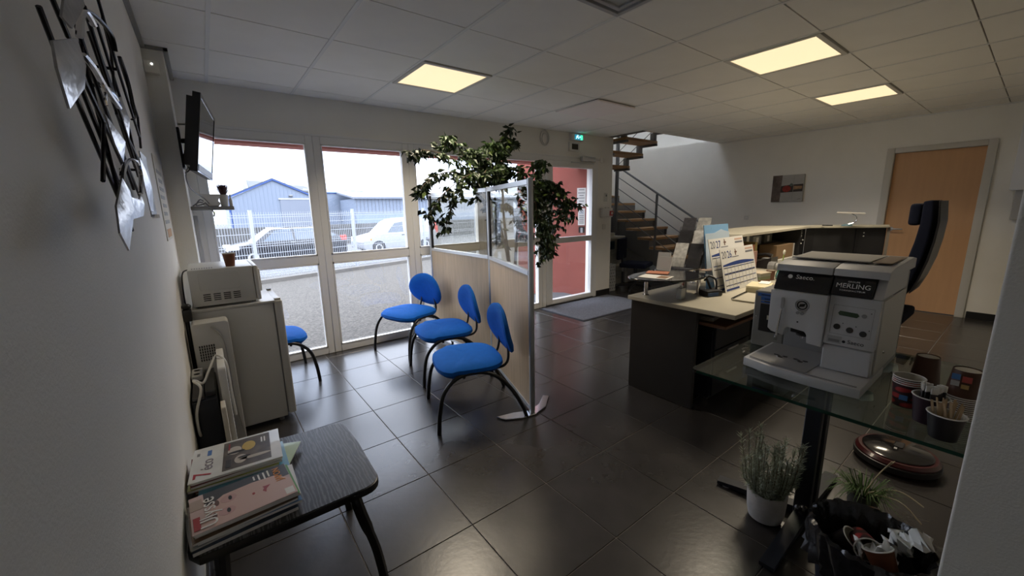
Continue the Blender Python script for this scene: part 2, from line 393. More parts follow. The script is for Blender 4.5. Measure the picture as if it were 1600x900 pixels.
b = MB(); A_, B_ = F0-FD*8-FN*.3, F0+FD*22-FN*.3
b.slab([(A_.x, A_.y, -.7), (B_.x, B_.y, -.7), (B_.x, B_.y, -.02), (A_.x, A_.y, -.02)], FN*.9); struct(b.build('ground_verge', mat('pale dry verge', (.11, .105, .095), .95, var=.3, vscale=8, bump=.5)))
# mesh fence
FW = mat('white coated wire', (.36, .38, .41), .5)
fe = thing('mesh_fence', 'white welded wire fence along the gravel yard outside', 'fence', F0)
fe.rotation_euler.z = math.atan2(FD.y, FD.x)
pm = None
for i in range(-3, 8):
    b = MB(); b.box(-.03, .03, -.02, .04, -.1, 1.47, .004, 1); b.box(-.032, .032, -.022, .042, 1.47, 1.485)
    o = b.build('fence_post', FW, fe) if i == -3 else None
    if o is None:
        b.bm.free(); o = bpy.data.objects.new('fence_post', post_me); COL.objects.link(o); o.parent = fe
    else: post_me = o.data
    o.location = (2.4*i, 0, 0)
    if i == 7: break
    if pm is None:
        b = MB(); vs_, fs = [], []
        for k in range(46):
            x = .06+k*2.28/45; b.box(x-.0036, x+.0036, -.003, .003, 0, 1.44)
        for z in (.04, .09, .32, .54, .70, .75, .98, 1.2, 1.33, 1.38):
            b.box(.03, 2.37, -.007, .005, z-.006, z+.006)
        o = b.build('fence_panel', FW, fe, smooth=False); pm = o.data
    else:
        o = bpy.data.objects.new('fence_panel', pm); COL.objects.link(o); o.parent = fe
    o.location = (2.4*i, 0, 0); o['kind'] = 'stuff'
# concrete wall and dark base behind the parked cars
b = MB(); b.prism([(-30, 25.9), (80, 33), (80, 33.3), (-30, 26.2)], -.7, .62); struct(b.build('wall_yard', mat('weathered grey concrete wall', (.09, .088, .084), .9, var=.3, vscale=1.5, bump=.2)))

# ---- parked vehicles
def wheel(parent, x, y, z, r, w_, outer):
    M = Matrix.Translation((x, y, z)) @ Matrix.Rotation(R(90), 4, 'X')
    b = MB(); b.lathe([(r*.62, -w_/2), (r*.95, -w_/2), (r, -w_*.3), (r, w_*.3), (r*.95, w_/2), (r*.62, w_/2)], 28, M=M)
    wl = b.build('wheel', BLKP, parent)
    b = MB(); b.lathe([(0, w_*.35), (r*.2, w_*.4), (r*.62, w_*.48), (r*.62, -w_*.3), (0, -w_*.3)], 20, M=M); b.build('hub_cap', LGRP, wl)
def car(name, label, loc, rz, L, body, lower, green, wheels, wr, paint, W_, roofw, lamps, glassm, extra=None, group=None):
    t = thing(name, label, 'car' if name == 'car' else 'van', loc, rz, group)
    hw = W_/2
    b = MB(); b.prism(lower, -hw, hw, 'y', .05, 3); b.build('body', paint, t)
    # glazed cabin narrows to the roof
    zt = max(z for x, z in green); zb = min(z for x, z in green)
    bm = bmesh.new(); n = len(green)
    def yy(z): return hw-.06-(hw-.06-roofw/2)*(z-zb)/(zt-zb)
    A = [bm.verts.new((x, -yy(z), z)) for x, z in green]; B = [bm.verts.new((x, yy(z), z)) for x, z in green]
    bm.faces.new(A); bm.faces.new(B[::-1])
    for i in range(n): bm.faces.new((A[i], B[i], B[(i+1) % n], A[(i+1) % n]))
    bmesh.ops.recalc_face_normals(bm, faces=bm.faces); bmesh.ops.bevel(bm, geom=list(bm.edges), offset=.03, segments=2, affect='EDGES')
    m = MB(); m._merge(bm); m.build('cabin', paint, t)
    for side in (-1, 1):
        for poly in body:
            pts = [(x, side*(yy(z)+.004), z) for x, z in poly]
            m = MB(); m.slab(pts, (0, side*.006, 0)); m.build('side_window', glassm, t, smooth=False)
        for x in wheels:
            m = MB(); m.lathe([(0, 0), (wr*1.14, 0), (wr*1.14, .02), (0, .02)], 28, M=Matrix.Translation((x, side*(hw-.012), wr)) @ Matrix.Rotation(R(90), 4, 'X')); m.build('wheel_arch', BLKP, t)
            wheel(t, x, side*(hw-.08), wr, wr, .2, side)
        for (nm, x0, x1, z0, z1, mm) in lamps:
            m = MB(); ys = sorted((side*(hw-.12), side*(hw+.012))); m.box(x0, x1, ys[0], ys[1], z0, z1, .03, 2); m.build(nm, mm, t)
        if extra:
            for (nm, x0, x1, z0, z1, mm) in extra:
                m = MB(); ys = sorted((side*(hw-.02), side*(hw+.012))); m.box(x0, x1, ys[0], ys[1], z0, z1, .008, 1); m.build(nm, mm, t)
    return t
CARB = mat('black car paint', (.012, .013, .017), .2, coat=.6); CARG = mat('dark car glass', (.05, .075, .11), .08, spec=.9)
VANW = mat('white van paint', (.32, .33, .36), .3, coat=.3); RED = mat('red tail lamp', (.65, .05, .03), .3); HEADL = mat('clear head lamp', (.72, .75, .78), .15)
CHR = mat('bright roof trim', (.75, .76, .78), .3, .6)
car('car', 'black estate car parked behind the white fence', (.5, 20.0, -.68), R(4), 4.6,
    [[(1.25, .95), (1.75, 1.38), (2.35, 1.46), (2.42, .97)], [(2.5, .97), (2.46, 1.46), (3.3, 1.44), (3.55, .99)], [(3.65, 1.0), (3.42, 1.42), (3.75, 1.36), (4.2, 1.06)]],
    [(0.02, .28), (0.0, .62), (.12, .78), (1.0, .96), (4.42, 1.0), (4.6, .9), (4.6, .3), (4.4, .22), (.2, .2)],
    [(.95, .93), (1.6, 1.42), (2.2, 1.52), (3.3, 1.51), (3.8, 1.42), (4.45, .98)], (.85, 3.7), .33, CARB, 1.8, 1.25,
    [('head_lamp', .04, .42, .68, .82, HEADL), ('tail_lamp', 4.34, 4.6, .84, 1.06, RED)], CARG,
    [('door_handle', 2.25, 2.42, .86, .9, LGRP), ('door_handle', 3.35, 3.52, .88, .92, LGRP), ('roof_rail', 1.7, 3.7, 1.44, 1.475, CHR)])
car('van', 'white delivery van parked right of the black car', (6.05, 21.0, -.70), R(4), 4.2,
    [[(1.3, 1.02), (1.75, 1.5), (2.2, 1.56), (2.2, 1.0)]],
    [(0, .3), (-.02, .62), (.1, .82), (1.05, 1.02), (4.2, 1.05), (4.25, .35), (4.1, .22), (.15, .22)],
    [(.95, .98), (1.55, 1.56), (1.95, 1.72), (2.6, 1.76), (4.15, 1.74), (4.22, .95)], (.78, 3.45), .31, VANW, 1.75, 1.35,
    [('head_lamp', .02, .38, .66, .84, HEADL), ('tail_lamp', 4.1, 4.25, .9, 1.5, RED)], CARG,
    [('door_handle', 2.05, 2.2, .86, .91, BLKP), ('indicator', .36, .44, .7, .78, mat('amber indicator', (.8, .25, .05), .4))])

# ---- metal-clad sheds far behind
CLAD = mat('pale ribbed cladding', (.19, .225, .285), .5); CLADW = mat('white ribbed cladding', (.17, .19, .23), .5); BLU = mat('blue flashing', (.02, .06, .21), .4)
ROOF = mat('pale grey fibre roof', (.075, .08, .088), .8, var=.12, vscale=.6); ROOFD = mat('grey panel', (.22, .24, .27), .6)
def ribs(parent, x0, x1, y, zfun, z0, step, m):
    k = 0; x = x0
    b = MB()
    while x < x1: b.box(x-.03, x+.03, y-.06, y, z0, zfun(x)); x += step
    o = b.build('cladding_rib', m, parent, smooth=False); o['kind'] = 'stuff'
G = 56.0
s1 = thing('gabled_shed', 'gabled shed of pale vertical cladding with a blue edge line', 'building', (7.05, G, -.7))
b = MB(); b.prism([(2.5, -.7), (2.5, 3.16), (7.05, 5.25), (11.7, 3.16), (11.7, -.7)], G, G+12, 'y'); b.build('body', CLAD, s1, True, smooth=False)
ribs(s1, 2.7, 11.7, G, lambda x: 3.1+2.05*(1-abs(x-7.05)/4.6), -.7, .42, CLADW) if False else None
b = MB(); x = 2.7
while x < 11.6: b.box(x-.04, x+.04, G-.06, G, -.7, 3.12+2.0*(1-abs(x-7.05)/4.6)); x += .42
o = b.build('cladding_rib', CLAD, s1, True, smooth=False); o['kind'] = 'stuff'
b = MB(); b.slab([(2.3, G-.2, 3.08), (7.05, G-.2, 5.27), (7.05, G-.2, 5.45), (2.3, G-.2, 3.26)], (0, .3, 0)); b.slab([(11.9, G-.2, 3.08), (7.05, G-.2, 5.27), (7.05, G-.2, 5.45), (11.9, G-.2, 3.26)], (0, .3, 0)); b.box(2.42, 2.62, G-.1, G+.1, -.7, 3.15); b.build('flashing', BLU, s1, True, smooth=False)
b = MB(); b.slab([(2.3, G, 3.26), (7.05, G, 5.45), (7.05, G+12, 5.45), (2.3, G+12, 3.26)], (0, 0, .1)); b.slab([(11.9, G, 3.26), (7.05, G, 5.45), (7.05, G+12, 5.45), (11.9, G+12, 3.26)], (0, 0, .1)); b.build('roof', ROOF, s1, True, smooth=False)
b = MB(); b.box(7.6, 11.2, G-.12, G, -.7, 3.05); b.build('roller_door', CLADW, s1, True, smooth=False)
b = MB(); b.box(7.45, 11.35, G-.16, G, 3.05, 3.2); b.build('door_lintel', LGRP, s1, True, smooth=False)
b = MB(); b.box(8.6, 9.0, G-.4, G, 3.42, 3.6, .05, 1); b.build('flood_lamp', GRP, s1, True)
s2 = thing('flat_annex', 'small pale flat-roofed annex with a blue corner strip', 'building', (14.5, 57, -.7))
b = MB(); b.box(12.6, 16.4, 57, 60, -.7, 3.9); b.build('body', CLAD, s2, True, smooth=False)
b = MB(); b.box(12.55, 13.15, 56.9, 57, -.7, 3.95); b.box(12.55, 16.45, 56.88, 57, 3.85, 4.0); b.build('flashing', BLU, s2, True, smooth=False)
s3 = thing('long_roof_shed', 'long shed with a wide grey sloping roof behind the gabled one', 'building', (16, 70, -.7))
b = MB(); b.prism([(70, -.7), (70, 4.2), (82, 6.6), (90, -.7)], 6.0, 30, 'x'); b.build('body', CLAD, s3, True, smooth=False)
b = MB(); b.slab([(6.0, 69.7, 4.3), (34, 69.7, 3.9), (31, 83, 5.7), (6.6, 83, 6.9)], (0, 0, .15)); rf = b.build('roof', ROOF, s3, True, smooth=False)
for (xa, xb) in ((13.2, 15.6), (19.5, 22.5)):
    b = MB(); b.slab([(xa, 72, 4.95), (xb, 71.6, 4.72), (xb+.2, 72.6, 4.92), (xa+.2, 73, 5.15)], (0, 0, .12)); b.build('roof_light', ROOFD, rf, True, smooth=False)
s4 = thing('low_white_shed', 'low white-blue shed with a pale overhanging roof on the right', 'building', (24, 50, -.7))
b = MB(); b.box(14.6, 40, 50, 56.5, -.7, 2.95); b.build('body', CLAD, s4, True, smooth=False)
b = MB(); x = 14.8
while x < 30: b.box(x-.04, x+.04, 49.94, 50, 1.2, 2.9); x += .45
o = b.build('cladding_rib', CLADW, s4, True, smooth=False); o['kind'] = 'stuff'
b = MB(); b.slab([(14.3, 49.6, 2.95), (40.4, 49.6, 2.95), (40.4, 56.6, 3.85), (14.3, 56.6, 3.8)], (0, 0, .2)); b.build('roof', CLADW, s4, True, smooth=False)
b = MB(); b.box(14.6, 40, 49.9, 50, -.7, 1.15); b.build('plinth', mat('blue grey plinth', (.20, .25, .34), .7), s4, True, smooth=False)
s5 = thing('distant_bush', 'yellow-green bush beside the far left shed corner', 'bush', (.2, 45, -.7))
b = MB()
for i in range(260):
    a = random.uniform(0, 6.28); rr = random.random()**.5; z = random.uniform(-.6, 2.1); cx, cy = -.6+1.6*rr*math.cos(a), 45+1.2*rr*math.sin(a)
    M = Matrix.Translation((cx, cy, z)) @ Matrix.Rotation(random.uniform(0, 6), 4, 'Z') @ Matrix.Rotation(random.uniform(-1, 1), 4, 'X')
    b.poly([M @ Vector(p) for p in ((-.16, 0, 0), (0, -.1, .02), (.16, 0, 0), (0, .1, .05))])
o = b.build('foliage', mat('yellow green leaves', (.38, .40, .10), .8), s5, True, smooth=False); o['kind'] = 'stuff'
b = MB(); b.tube([(-.5, 45, -.7), (-.5, 45, 1.2)], .08); b.build('trunk', BARK, s5, True)

# ---- salmon porch wall, lintel, notices and foot grating outside the door
A2, B2 = Vector((5.04, 4.43, 0)), Vector((4.245, 5.405, 0)); nd = (B2-A2).normalized(); nn = Vector((-nd.y, nd.x, 0))
if nn.dot(Vector((-1, -1, 0))) < 0: nn = -nn
b = MB(); b.slab([(A2.x, A2.y, -.05), (B2.x, B2.y, -.05), (B2.x, B2.y, 3.0), (A2.x, A2.y, 3.0)], -nn*.25); struct(b.build('wall_porch', SALM, smooth=False))
b = MB(); b.box(-.3, 5.0, YW+.22, YW+.42, 2.03, 3.0); struct(b.build('trim_lintel', SALM, smooth=False))
def onwall(s_, z, d=0): p = A2+nd*s_+nn*d; return Vector((p.x, p.y, z))
def plate(s0, s1, z0, z1, d0, d1): return [onwall(s0, z0, d0), onwall(s1, z0, d0), onwall(s1, z1, d0), onwall(s0, z1, d0)], nn*(d1-d0)
t = thing('door_notice', 'white printed notice above the intercom on the salmon wall', 'sign', onwall(.2, 1.42))
b = MB(); b.slab(*plate(.125, .265, 1.42, 1.715, .002, .008)); b.build('sheet', PAPER, t, True, smooth=False)
for i, (z, w_) in enumerate(((1.68, .09), (1.63, .11), (1.59, .07), (1.55, .1), (1.5, .08))):
    b = MB(); b.slab(*plate(.195-w_/2, .195+w_/2, z, z+.012, .008, .009)); b.build('printed_line', GRP, t, True, smooth=False)
t = thing('opening_hours_board', 'white hours board with dark lines below the notice outside', 'sign', onwall(.2, 1.12))
b = MB(); b.slab(*plate(.135, .245, 1.12, 1.39, .002, .03)); b.build('board', WHP, t, True, smooth=False)
for z in (1.15, 1.18, 1.21, 1.24, 1.27):
    b = MB(); b.slab(*plate(.15, .225, z, z+.014, .03, .031)); b.build('printed_line', GRP, t, True, smooth=False)
b = MB(); b.slab(*plate(.15, .225, 1.3, 1.37, .03, .031)); b.build('printed_block', mat('pale blue grey print', (.45, .48, .52), .7), t, True, smooth=False)
t = thing('intercom', 'small dark intercom box with a silver strip outside the door', 'intercom', onwall(.2, 1.0))
b = MB(); b.slab(*plate(.135, .23, 1.0, 1.095, .002, .05)); b.build('housing', BLKP, t, True, smooth=False)
b = MB(); b.slab(*plate(.165, .2, 1.0, 1.08, .05, .054)); b.build('face_strip', ALU, t, True, smooth=False)
gr = thing('foot_grating', 'dark ribbed foot grating outside the glass door', 'grating', (4.1, 4.6, -.05))
b = MB(); b.box(3.3, 4.75, 4.32, 5.0, -.05, -.04); b.build('tray', GRP, gr, True, smooth=False)
for i in range(48):
    b = MB() if i == 0 else None
    if i == 0: b.box(-.008, .008, -.33, .33, 0, .022); gm = b.build('grating_bar', STEELG, gr, smooth=False); gd = gm.data; gm.location = (3.32-4.1, .06, .01)
    else:
        o = bpy.data.objects.new('grating_bar', gd); COL.objects.link(o); o.parent = gr; o.location = (3.32+.03*i-4.1, .06, .01)

# ================================================================== LEFT WALL
# ---- metal wall sculpture
art = thing('wall_sculpture', 'abstract metal wall sculpture of dark rods and hammered leaves', 'sculpture', (XL, 1.1, 1.5))
RODM = mat('blackened steel rod', (.018, .017, .02), .35, .7); LEAFM = mat('hammered bright metal', (.42, .42, .42), .3, 1, var=.3, vscale=20, bump=.4, bscale=25)
BRASS = mat('bronzed edge metal', (.50, .40, .26), .3, 1)
rods = [(-.135, [(.839, 1.677), (.886, 1.633), (.958, 1.588), (1.276, 1.372)]), (-.13, [(.87, 1.74), (.904, 1.71), (.962, 1.68)]), (-.12, [(1.1, 1.777), (1.218, 1.678), (1.337, 1.626)]),
        (-.13, [(1.40, 1.95), (1.436, 1.91), (1.557, 1.8), (1.815, 1.658)]), (-.125, [(.959, 1.631), (1.097, 1.579), (1.259, 1.505)]), (-.13, [(1.217, 1.771), (1.359, 1.704), (1.586, 1.516)]),
        (-.135, [(1.721, 1.859), (1.96, 1.743), (1.858, 1.628)]), (-.13, [(1.759, 1.838), (1.77, 1.719)]), (-.125, [(1.1, 1.582), (.96, 1.463)]), (-.13, [(1.112, 1.76), (1.053, 1.678), (1.081, 1.638), (1.146, 1.445)]),
        (-.14, [(1.565, 1.916), (1.606, 1.847), (1.464, 1.66), (1.763, 1.581)]), (-.14, [(1.15, 1.72), (1.5, 1.52), (1.62, 1.46)]), (-.145, [(1.32, 1.80), (1.6, 1.62), (1.70, 1.55)]),
        (-.128, [(1.02, 1.74), (1.20, 1.60), (1.38, 1.47)]), (-.138, [(1.22, 1.85), (1.42, 1.72), (1.66, 1.52)]), (-.132, [(.93, 1.66), (1.10, 1.54), (1.22, 1.44)]), (-.142, [(1.45, 1.86), (1.68, 1.70), (1.74, 1.56)])]
for i, (x, p) in enumerate(rods):
    b = MB(); b.tube([(x, y, z) for y, z in p], .0034, 6); b.build('rod', RODM, art, True)
for x, p in [(-.115, [(1.085, 1.469), (1.145, 1.501), (1.267, 1.53), (1.402, 1.538), (1.437, 1.506), (1.361, 1.459)]), (-.11, [(.897, 1.641), (.977, 1.643), (1.063, 1.633), (1.215, 1.629)]),
             (-.115, [(1.084, 1.607), (1.092, 1.626), (1.167, 1.653), (1.259, 1.66), (1.296, 1.644)]), (-.12, [(1.093, 1.77), (1.244, 1.809), (1.446, 1.842), (1.468, 1.81)]), (-.11, [(.903, 1.666), (.954, 1.71), (1.011, 1.739), (1.079, 1.74)]), (-.13, [(1.673, 1.854), (1.78, 1.811), (1.789, 1.722), (1.694, 1.688)])]:
    b = MB(); b.tube(smoothpath([(x, y, z) for y, z in p], 5), .005, 6, flat=.5); b.build('curved_band', CHROME if x > -.118 else RODM, art, True)
for x, p in [(-.10, [(.737, 1.613), (.78, 1.628), (.813, 1.626), (.817, 1.613), (.76, 1.565), (.681, 1.524), (.654, 1.54), (.63, 1.554), (.67, 1.59)]), (-.10, [(.80, 1.70), (.903, 1.739), (.881, 1.706), (.831, 1.67), (.761, 1.633), (.749, 1.641), (.77, 1.67)]),
             (-.10, [(.954, 1.468), (.992, 1.449), (.984, 1.419), (.87, 1.351), (.799, 1.381), (.86, 1.42)]), (-.11, [(1.075, 1.442), (1.224, 1.441), (1.33, 1.456), (1.269, 1.404), (1.071, 1.399)]),
             (-.11, [(1.0, 1.577), (1.069, 1.565), (1.16, 1.531), (1.112, 1.509), (1.025, 1.53)]), (-.13, [(1.694, 1.582), (1.787, 1.549), (1.861, 1.418), (1.724, 1.421), (1.658, 1.496)]), (-.135, [(1.49, 1.70), (1.55, 1.72), (1.60, 1.66), (1.55, 1.60), (1.50, 1.64)])]:
    cy = sum(q[0] for q in p)/len(p); cz = sum(q[1] for q in p)/len(p)
    b = MB(); c0 = b.bm.verts.new((x+.012, cy, cz)); v = [b.bm.verts.new((x+.003*math.sin(i*2.1), y, z)) for i, (y, z) in enumerate(p)]
    for i in range(len(p)): b.bm.faces.new((c0, v[i], v[(i+1) % len(p)]))
    r_ = bmesh.ops.extrude_face_region(b.bm, geom=list(b.bm.faces)); bmesh.ops.translate(b.bm, verts=[e for e in r_['geom'] if isinstance(e, bmesh.types.BMVert)], vec=(-.0025, 0, 0)); bmesh.ops.recalc_face_normals(b.bm, faces=b.bm.faces)
    b.build('metal_leaf', LEAFM, art, True)
for y, z in ((1.36, 1.70), (1.557, 1.79), (1.60, 1.535)):
    b = MB(); b.tube([(XL, y, z), (-.13, y, z)], .004, 6); b.build('wall_pin', RODM, art, True)
# ---- papers pinned to the left wall
t = thing('clear_document_holder', 'clear plastic sheet holder on the wall beside the sculpture', 'holder', (XL, 2.33, 1.42))
b = MB(); b.box(XL, XL+.004, 2.22, 2.45, 1.40, 1.66, .001, 1); b.build('sleeve', mat('frosted sleeve', (.60, .63, .66), .25), t, True)
b = MB(); b.box(XL+.004, XL+.012, 2.22, 2.45, 1.395, 1.41); b.build('bottom_clip', ACRY, t, True)
t = thing('wall_poster', 'tall cream paper notice with faint grey print on left wall', 'poster', (XL, 3.05, 1.27))
b = MB(); b.box(XL, XL+.004, 2.82, 3.28, 1.27, 1.72); b.build('sheet', mat('cream paper', (.74, .72, .64), .8), t, True, smooth=False)
for i in range(7):
    b = MB(); b.box(XL+.004, XL+.005, 2.88+.03*(i % 3), 3.2-.04*(i % 2), 1.36+i*.045, 1.38+i*.045); b.build('printed_line', mat('faint grey print', (.42, .43, .42), .8), t, True, smooth=False)
b = MB(); b.box(XL+.004, XL+.005, 2.9, 3.2, 1.285, 1.33); b.build('printed_block', mat('orange print', (.62, .38, .2), .8), t, True, smooth=False)
# ---- motion detector on the pillar
t = thing('motion_detector', 'small white sensor box with a bright dot on the pillar', 'sensor', (-.135, 3.52, 2.28))
b = MB(); b.box(-.166, -.096, 3.475, 3.52, 2.275, 2.345, .004, 2); b.build('housing', WALL, t, True)
b = MB(); b.ball((-.128, 3.474, 2.327), .005, .003, .005, sub=1); b.build('indicator_light', mat('white led', (1, 1, 1), .4, emit=1.2), t, True)
# ---- television on its bracket
tv = thing('television', 'flat television with dark frame on a bracket left of the windows', 'television', (.0, 3.10, 1.66))
def tvp(u, v, d):                              # u along the screen, v up, d behind the screen
    o = Vector((.007, 3.10, 1.66)); ud = Vector((.107, .994, 0)).normalized(); vd = Vector((.163, 0, .986)).normalized(); nd_ = ud.cross(vd)
    return o+ud*u+vd*v+nd_*(-d)
def tvslab(u0, u1, v0, v1, d0, d1):
    q = [tvp(u0, v0, d0), tvp(u1, v0, d0), tvp(u1, v1, d0), tvp(u0, v1, d0)]; return q, tvp(0, 0, d1)-tvp(0, 0, d0)
TW, TH = .77, .455
b = MB(); b.slab(*tvslab(0, TW, 0, TH, .0, .035)); b.slab(*tvslab(.0, TW-.0, .03, TH-.03, .035, .062)); b.build('cabinet', BLKP, tv, True)
b = MB()
for q in ((0, TW, 0, .05), (0, TW, TH-.022, TH), (0, .024, .05, TH-.022), (TW-.024, TW, .05, TH-.022)): b.slab(*tvslab(*q, -.004, .0))
b.build('bezel', mat('glossy black bezel', (.01, .01, .012), .12, coat=.5), tv, True, smooth=False)
b = MB(); b.slab(*tvslab(.02, TW-.02, .008, .046, -.006, -.004)); b.build('speaker_bar', LGRP, tv, True, smooth=False)
b = MB(); b.slab(*tvslab(.024, TW-.024, .05, TH-.022, -.001, .0)); b.build('screen', mat('dark glass screen', (.015, .016, .018), .06, spec=1.0), tv, True, smooth=False)
b = MB(); b.box(-.066, -.05, 3.56, 3.72, 1.72, 1.98, .004, 1); b.tube([(-.06, 3.64, 1.9), (-.03, 3.6, 1.9), (.02, 3.5, 1.88)], .016); b.tube([(-.06, 3.6, 1.8), (-.02, 3.5, 1.8)], .012); b.build('bracket', BLK, tv, True)
for k, pts in enumerate(([(-.02, 3.45, 1.75), (-.055, 3.47, 1.66), (-.04, 3.6, 1.58), (.02, 3.82, 1.53), (.05, 3.9, 1.49)], [(-.03, 3.5, 1.85), (-.05, 3.45, 1.76), (-.03, 3.42, 1.7), (-.055, 3.5, 1.68)])):
    b = MB(); b.tube(smoothpath(pts, 6), .004, 6); b.build('cable', GRP if k == 0 else BLK, tv, True)
# ---- floating shelf in front of the first window, with what stands on it
sh_ = MB(); sh_.box(-.066, .205, 3.88, 4.10, 1.44, 1.468, .003, 1); so = tag(rebase(sh_.build('wall_shelf', mat('grey shelf board', (.24, .24, .235), .5)), (-.066, 4.0, 1.44)), 'short grey shelf below the television by the window', 'shelf')
t = thing('white_tray', 'white flared desk tray standing on the small grey shelf', 'tray', (.055, 3.97, 1.468))
b = MB(); b.prism([(0.02, 1.469), (.11, 1.469), (.125, 1.49), (.11, 1.51), (.13, 1.56), (-.005, 1.56), (.02, 1.51), (.01, 1.49)], 3.90, 4.04, 'y', .003, 1); b.build('body', WHP, t, True)
t = thing('potted_grass', 'small pot of dark reddish spiky grass on the window shelf', 'plant', (.15, 3.98, 1.468))
b = MB(); b.lathe([(0, 0), (.026, 0), (.032, .09), (.028, .09), (.026, .08), (0, .08)], 16, (0, 0, .001)); b.build('pot', WHP, t)
b = MB()
for i in range(90):
    a = random.uniform(0, 6.28); tl = random.uniform(.02, .075); h = random.uniform(.05, .10)
    p0 = Vector((.012*math.cos(a), .012*math.sin(a), .08)); p1 = Vector((tl*.6*math.cos(a), tl*.6*math.sin(a), .08+h*.9)); p2 = Vector((tl*1.1*math.cos(a), tl*1.1*math.sin(a), .08+h*.75)); wv = Vector((-math.sin(a), math.cos(a), 0))*.004
    b.poly([p0-wv, p0+wv, p1+wv, p1-wv]); b.poly([p1-wv, p1+wv, p2])
o = b.build('blades', mat('dark red grass', (.07, .025, .025), .7), t, smooth=False); o['kind'] = 'stuff'
t = thing('small_bottle', 'little white bottle beside the red grass on the shelf', 'bottle', (.19, 3.93, 1.468))
b = MB(); b.lathe([(0, 0), (.012, 0), (.012, .05), (.005, .06), (.005, .075), (0, .075)], 12, (0, 0, .001)); b.build('body', WHP, t)
b = MB(); b.lathe([(0, .075), (.007, .075), (.007, .09), (0, .09)], 12); b.build('cap', mat('pale blue cap', (.35, .5, .7), .5), t)
b = MB(); b.tube(smoothpath([(-.05, 3.9, 1.473), (-.01, 3.95, 1.50), (.02, 3.9, 1.49), (-.03, 3.89, 1.475), (.0, 3.93, 1.52), (.04, 3.885, 1.476), (.07, 3.872, 1.42), (.065, 3.87, 1.39)], 6), .0045, 6)
tag(b.build('cable_coil', GRP), 'tangle of grey cables lying on the window shelf', 'cable')
# window-side wall duct strip
b = MB(); b.box(-.062, -.035, 3.95, 4.0, .95, 1.40, .003, 1); tag(b.build('cable_duct', LGRP), 'slim grey cable duct on the pillar below the shelf', 'duct')

# ================================================================== FRIDGE CORNER
fr_ = thing('refrigerator', 'small white undercounter refrigerator beside the window corner', 'refrigerator', (.08, 3.22, 0))
b = MB(); b.box(-.13, .288, 2.98, 3.46, .03, .83, .006, 2); b.build('body', WHE, fr_, True)
b = MB(); b.box(-.13, .30, 2.975, 3.465, .83, .848, .006, 2); b.build('top_panel', WHE, fr_, True)
b = MB(); b.box(.296, .342, 2.975, 3.465, .04, .845, .012, 3); dr = b.build('door', WHE, fr_, True)
b = MB(); b.box(.2885, .2955, 2.985, 3.455, .05, .835); b.build('door_seal', GRP, fr_, True, smooth=False)
b = MB(); b.box(.30, .335, 2.985, 3.02, .845, .858, .003, 1); b.build('hinge_cap', WHP, dr, True)
b = MB(); b.lathe([(0, 0), (.015, 0), (.015, .012), (0, .012)], 12, (.315, 3.42, .846)); b.build('knob', GRP, dr, True)
for x, y in ((-.1, 3.01), (.25, 3.01), (-.1, 3.43), (.25, 3.43)):
    b = MB(); b.lathe([(0, 0), (.015, 0), (.015, .03), (0, .03)], 10, (x, y, .001)); b.build('foot', GRP, fr_, True)
# ---- microwave
mw = thing('microwave', 'white microwave oven on top of the refrigerator', 'microwave', (.06, 3.22, .85))
b = MB(); b.box(-.12, .205, 2.99, 3.45, .862, 1.085, .008, 2); b.build('body', WHE, mw, True)
b = MB(); b.box(.206, .232, 2.99, 3.45, .862, 1.083, .010, 3); dr = b.build('door', WHE, mw, True)
b = MB(); b.box(.2325, .2345, 3.12, 3.43, .89, 1.06); b.build('door_window', BLKP, dr, True, smooth=False)
b = MB(); b.box(.233, .25, 3.1, 3.112, .90, 1.05, .004, 1); b.build('handle', WHP, dr, True)
b = MB()
pts = rrect(-.075, .13, .955, 1.065, .018)
b.prism(pts, 2.987, 2.991, 'y', .0015, 1); b.build('side_emboss', WHE, mw, True)
for cx in (-.045, .005, .055, .105):
    for k in range(4):
        z = .893+k*.012
        b = MB(); b.box(cx-.018, cx+.018, 2.9885, 2.9905, z, z+.0055); b.build('side_vent', BLKP, mw, True, smooth=False)
for i in range(9):
    b = MB(); b.box(-.10+.012*i, -.094+.012*i, 3.03, 3.09, 1.0845, 1.0858); b.build('top_vent', GRP, mw, True, smooth=False)
for x, y in ((-.09, 3.03), (.19, 3.03), (-.09, 3.41), (.19, 3.41)):
    b = MB(); b.lathe([(0, 0), (.012, 0), (.012, .014), (0, .014)], 10, (x, y, .849)); b.build('foot', GRP, mw, True)
b = MB(); b.tube(smoothpath([(-.10, 3.2, 1.07), (-.145, 3.15, 1.06), (-.155, 3.1, .98), (-.155, 3.05, .86), (-.15, 3.0, .84)], 6), .004, 6); b.build('power_cord', BLK, mw, True)
# ---- cups (shared builder)
def cup_prof(r0, r1, h, th=.0015, lip=.0028):
    pr = [(0, .004), (r0*.96, .004), (r0, 0), (r1, h)]
    pr += [(r1+lip*math.cos(R(a)), h+lip+lip*math.sin(R(a))) for a in (-60, 0, 60, 120, 180)]
    pr += [(r1-th, h-.002), (r0-th, .008), (0, .008)]
    return pr
def cup(name, label, loc, r0, r1, h, m, group=None, rim=None, M=None, cat='cup'):
    t = thing(name, label, cat, loc, 0, group)
    b = MB(); b.lathe([(0, .004), (r0*.95, .004), (r0, 0), (r1, h-.001), (r1-.0014, h-.001), (r0-.0014, .008), (0, .008)], 28, M=M); o = b.build('cup_wall', m, t)
    b = MB(); b.lathe([(r1+.0025*math.cos(R(a)), h+.0018*math.sin(R(a))) for a in range(0, 361, 45)], 28, M=M); b.build('rim', rim or PAPER, t)
    b = MB(); b.lathe([(0, .009), (r0-.002, .009), (r1-.0018, h-.0015)], 28, M=M); b.build('lining', LINING, t)
    b = MB(); b.lathe([(0, .0025), (r0*.9, .0025), (r0*.9, .0035), (0, .0035)], 28, M=M); b.build('base_disc', LINING, t)
    return t
LINING = mat('cream cup lining', (.58, .55, .47), .7)
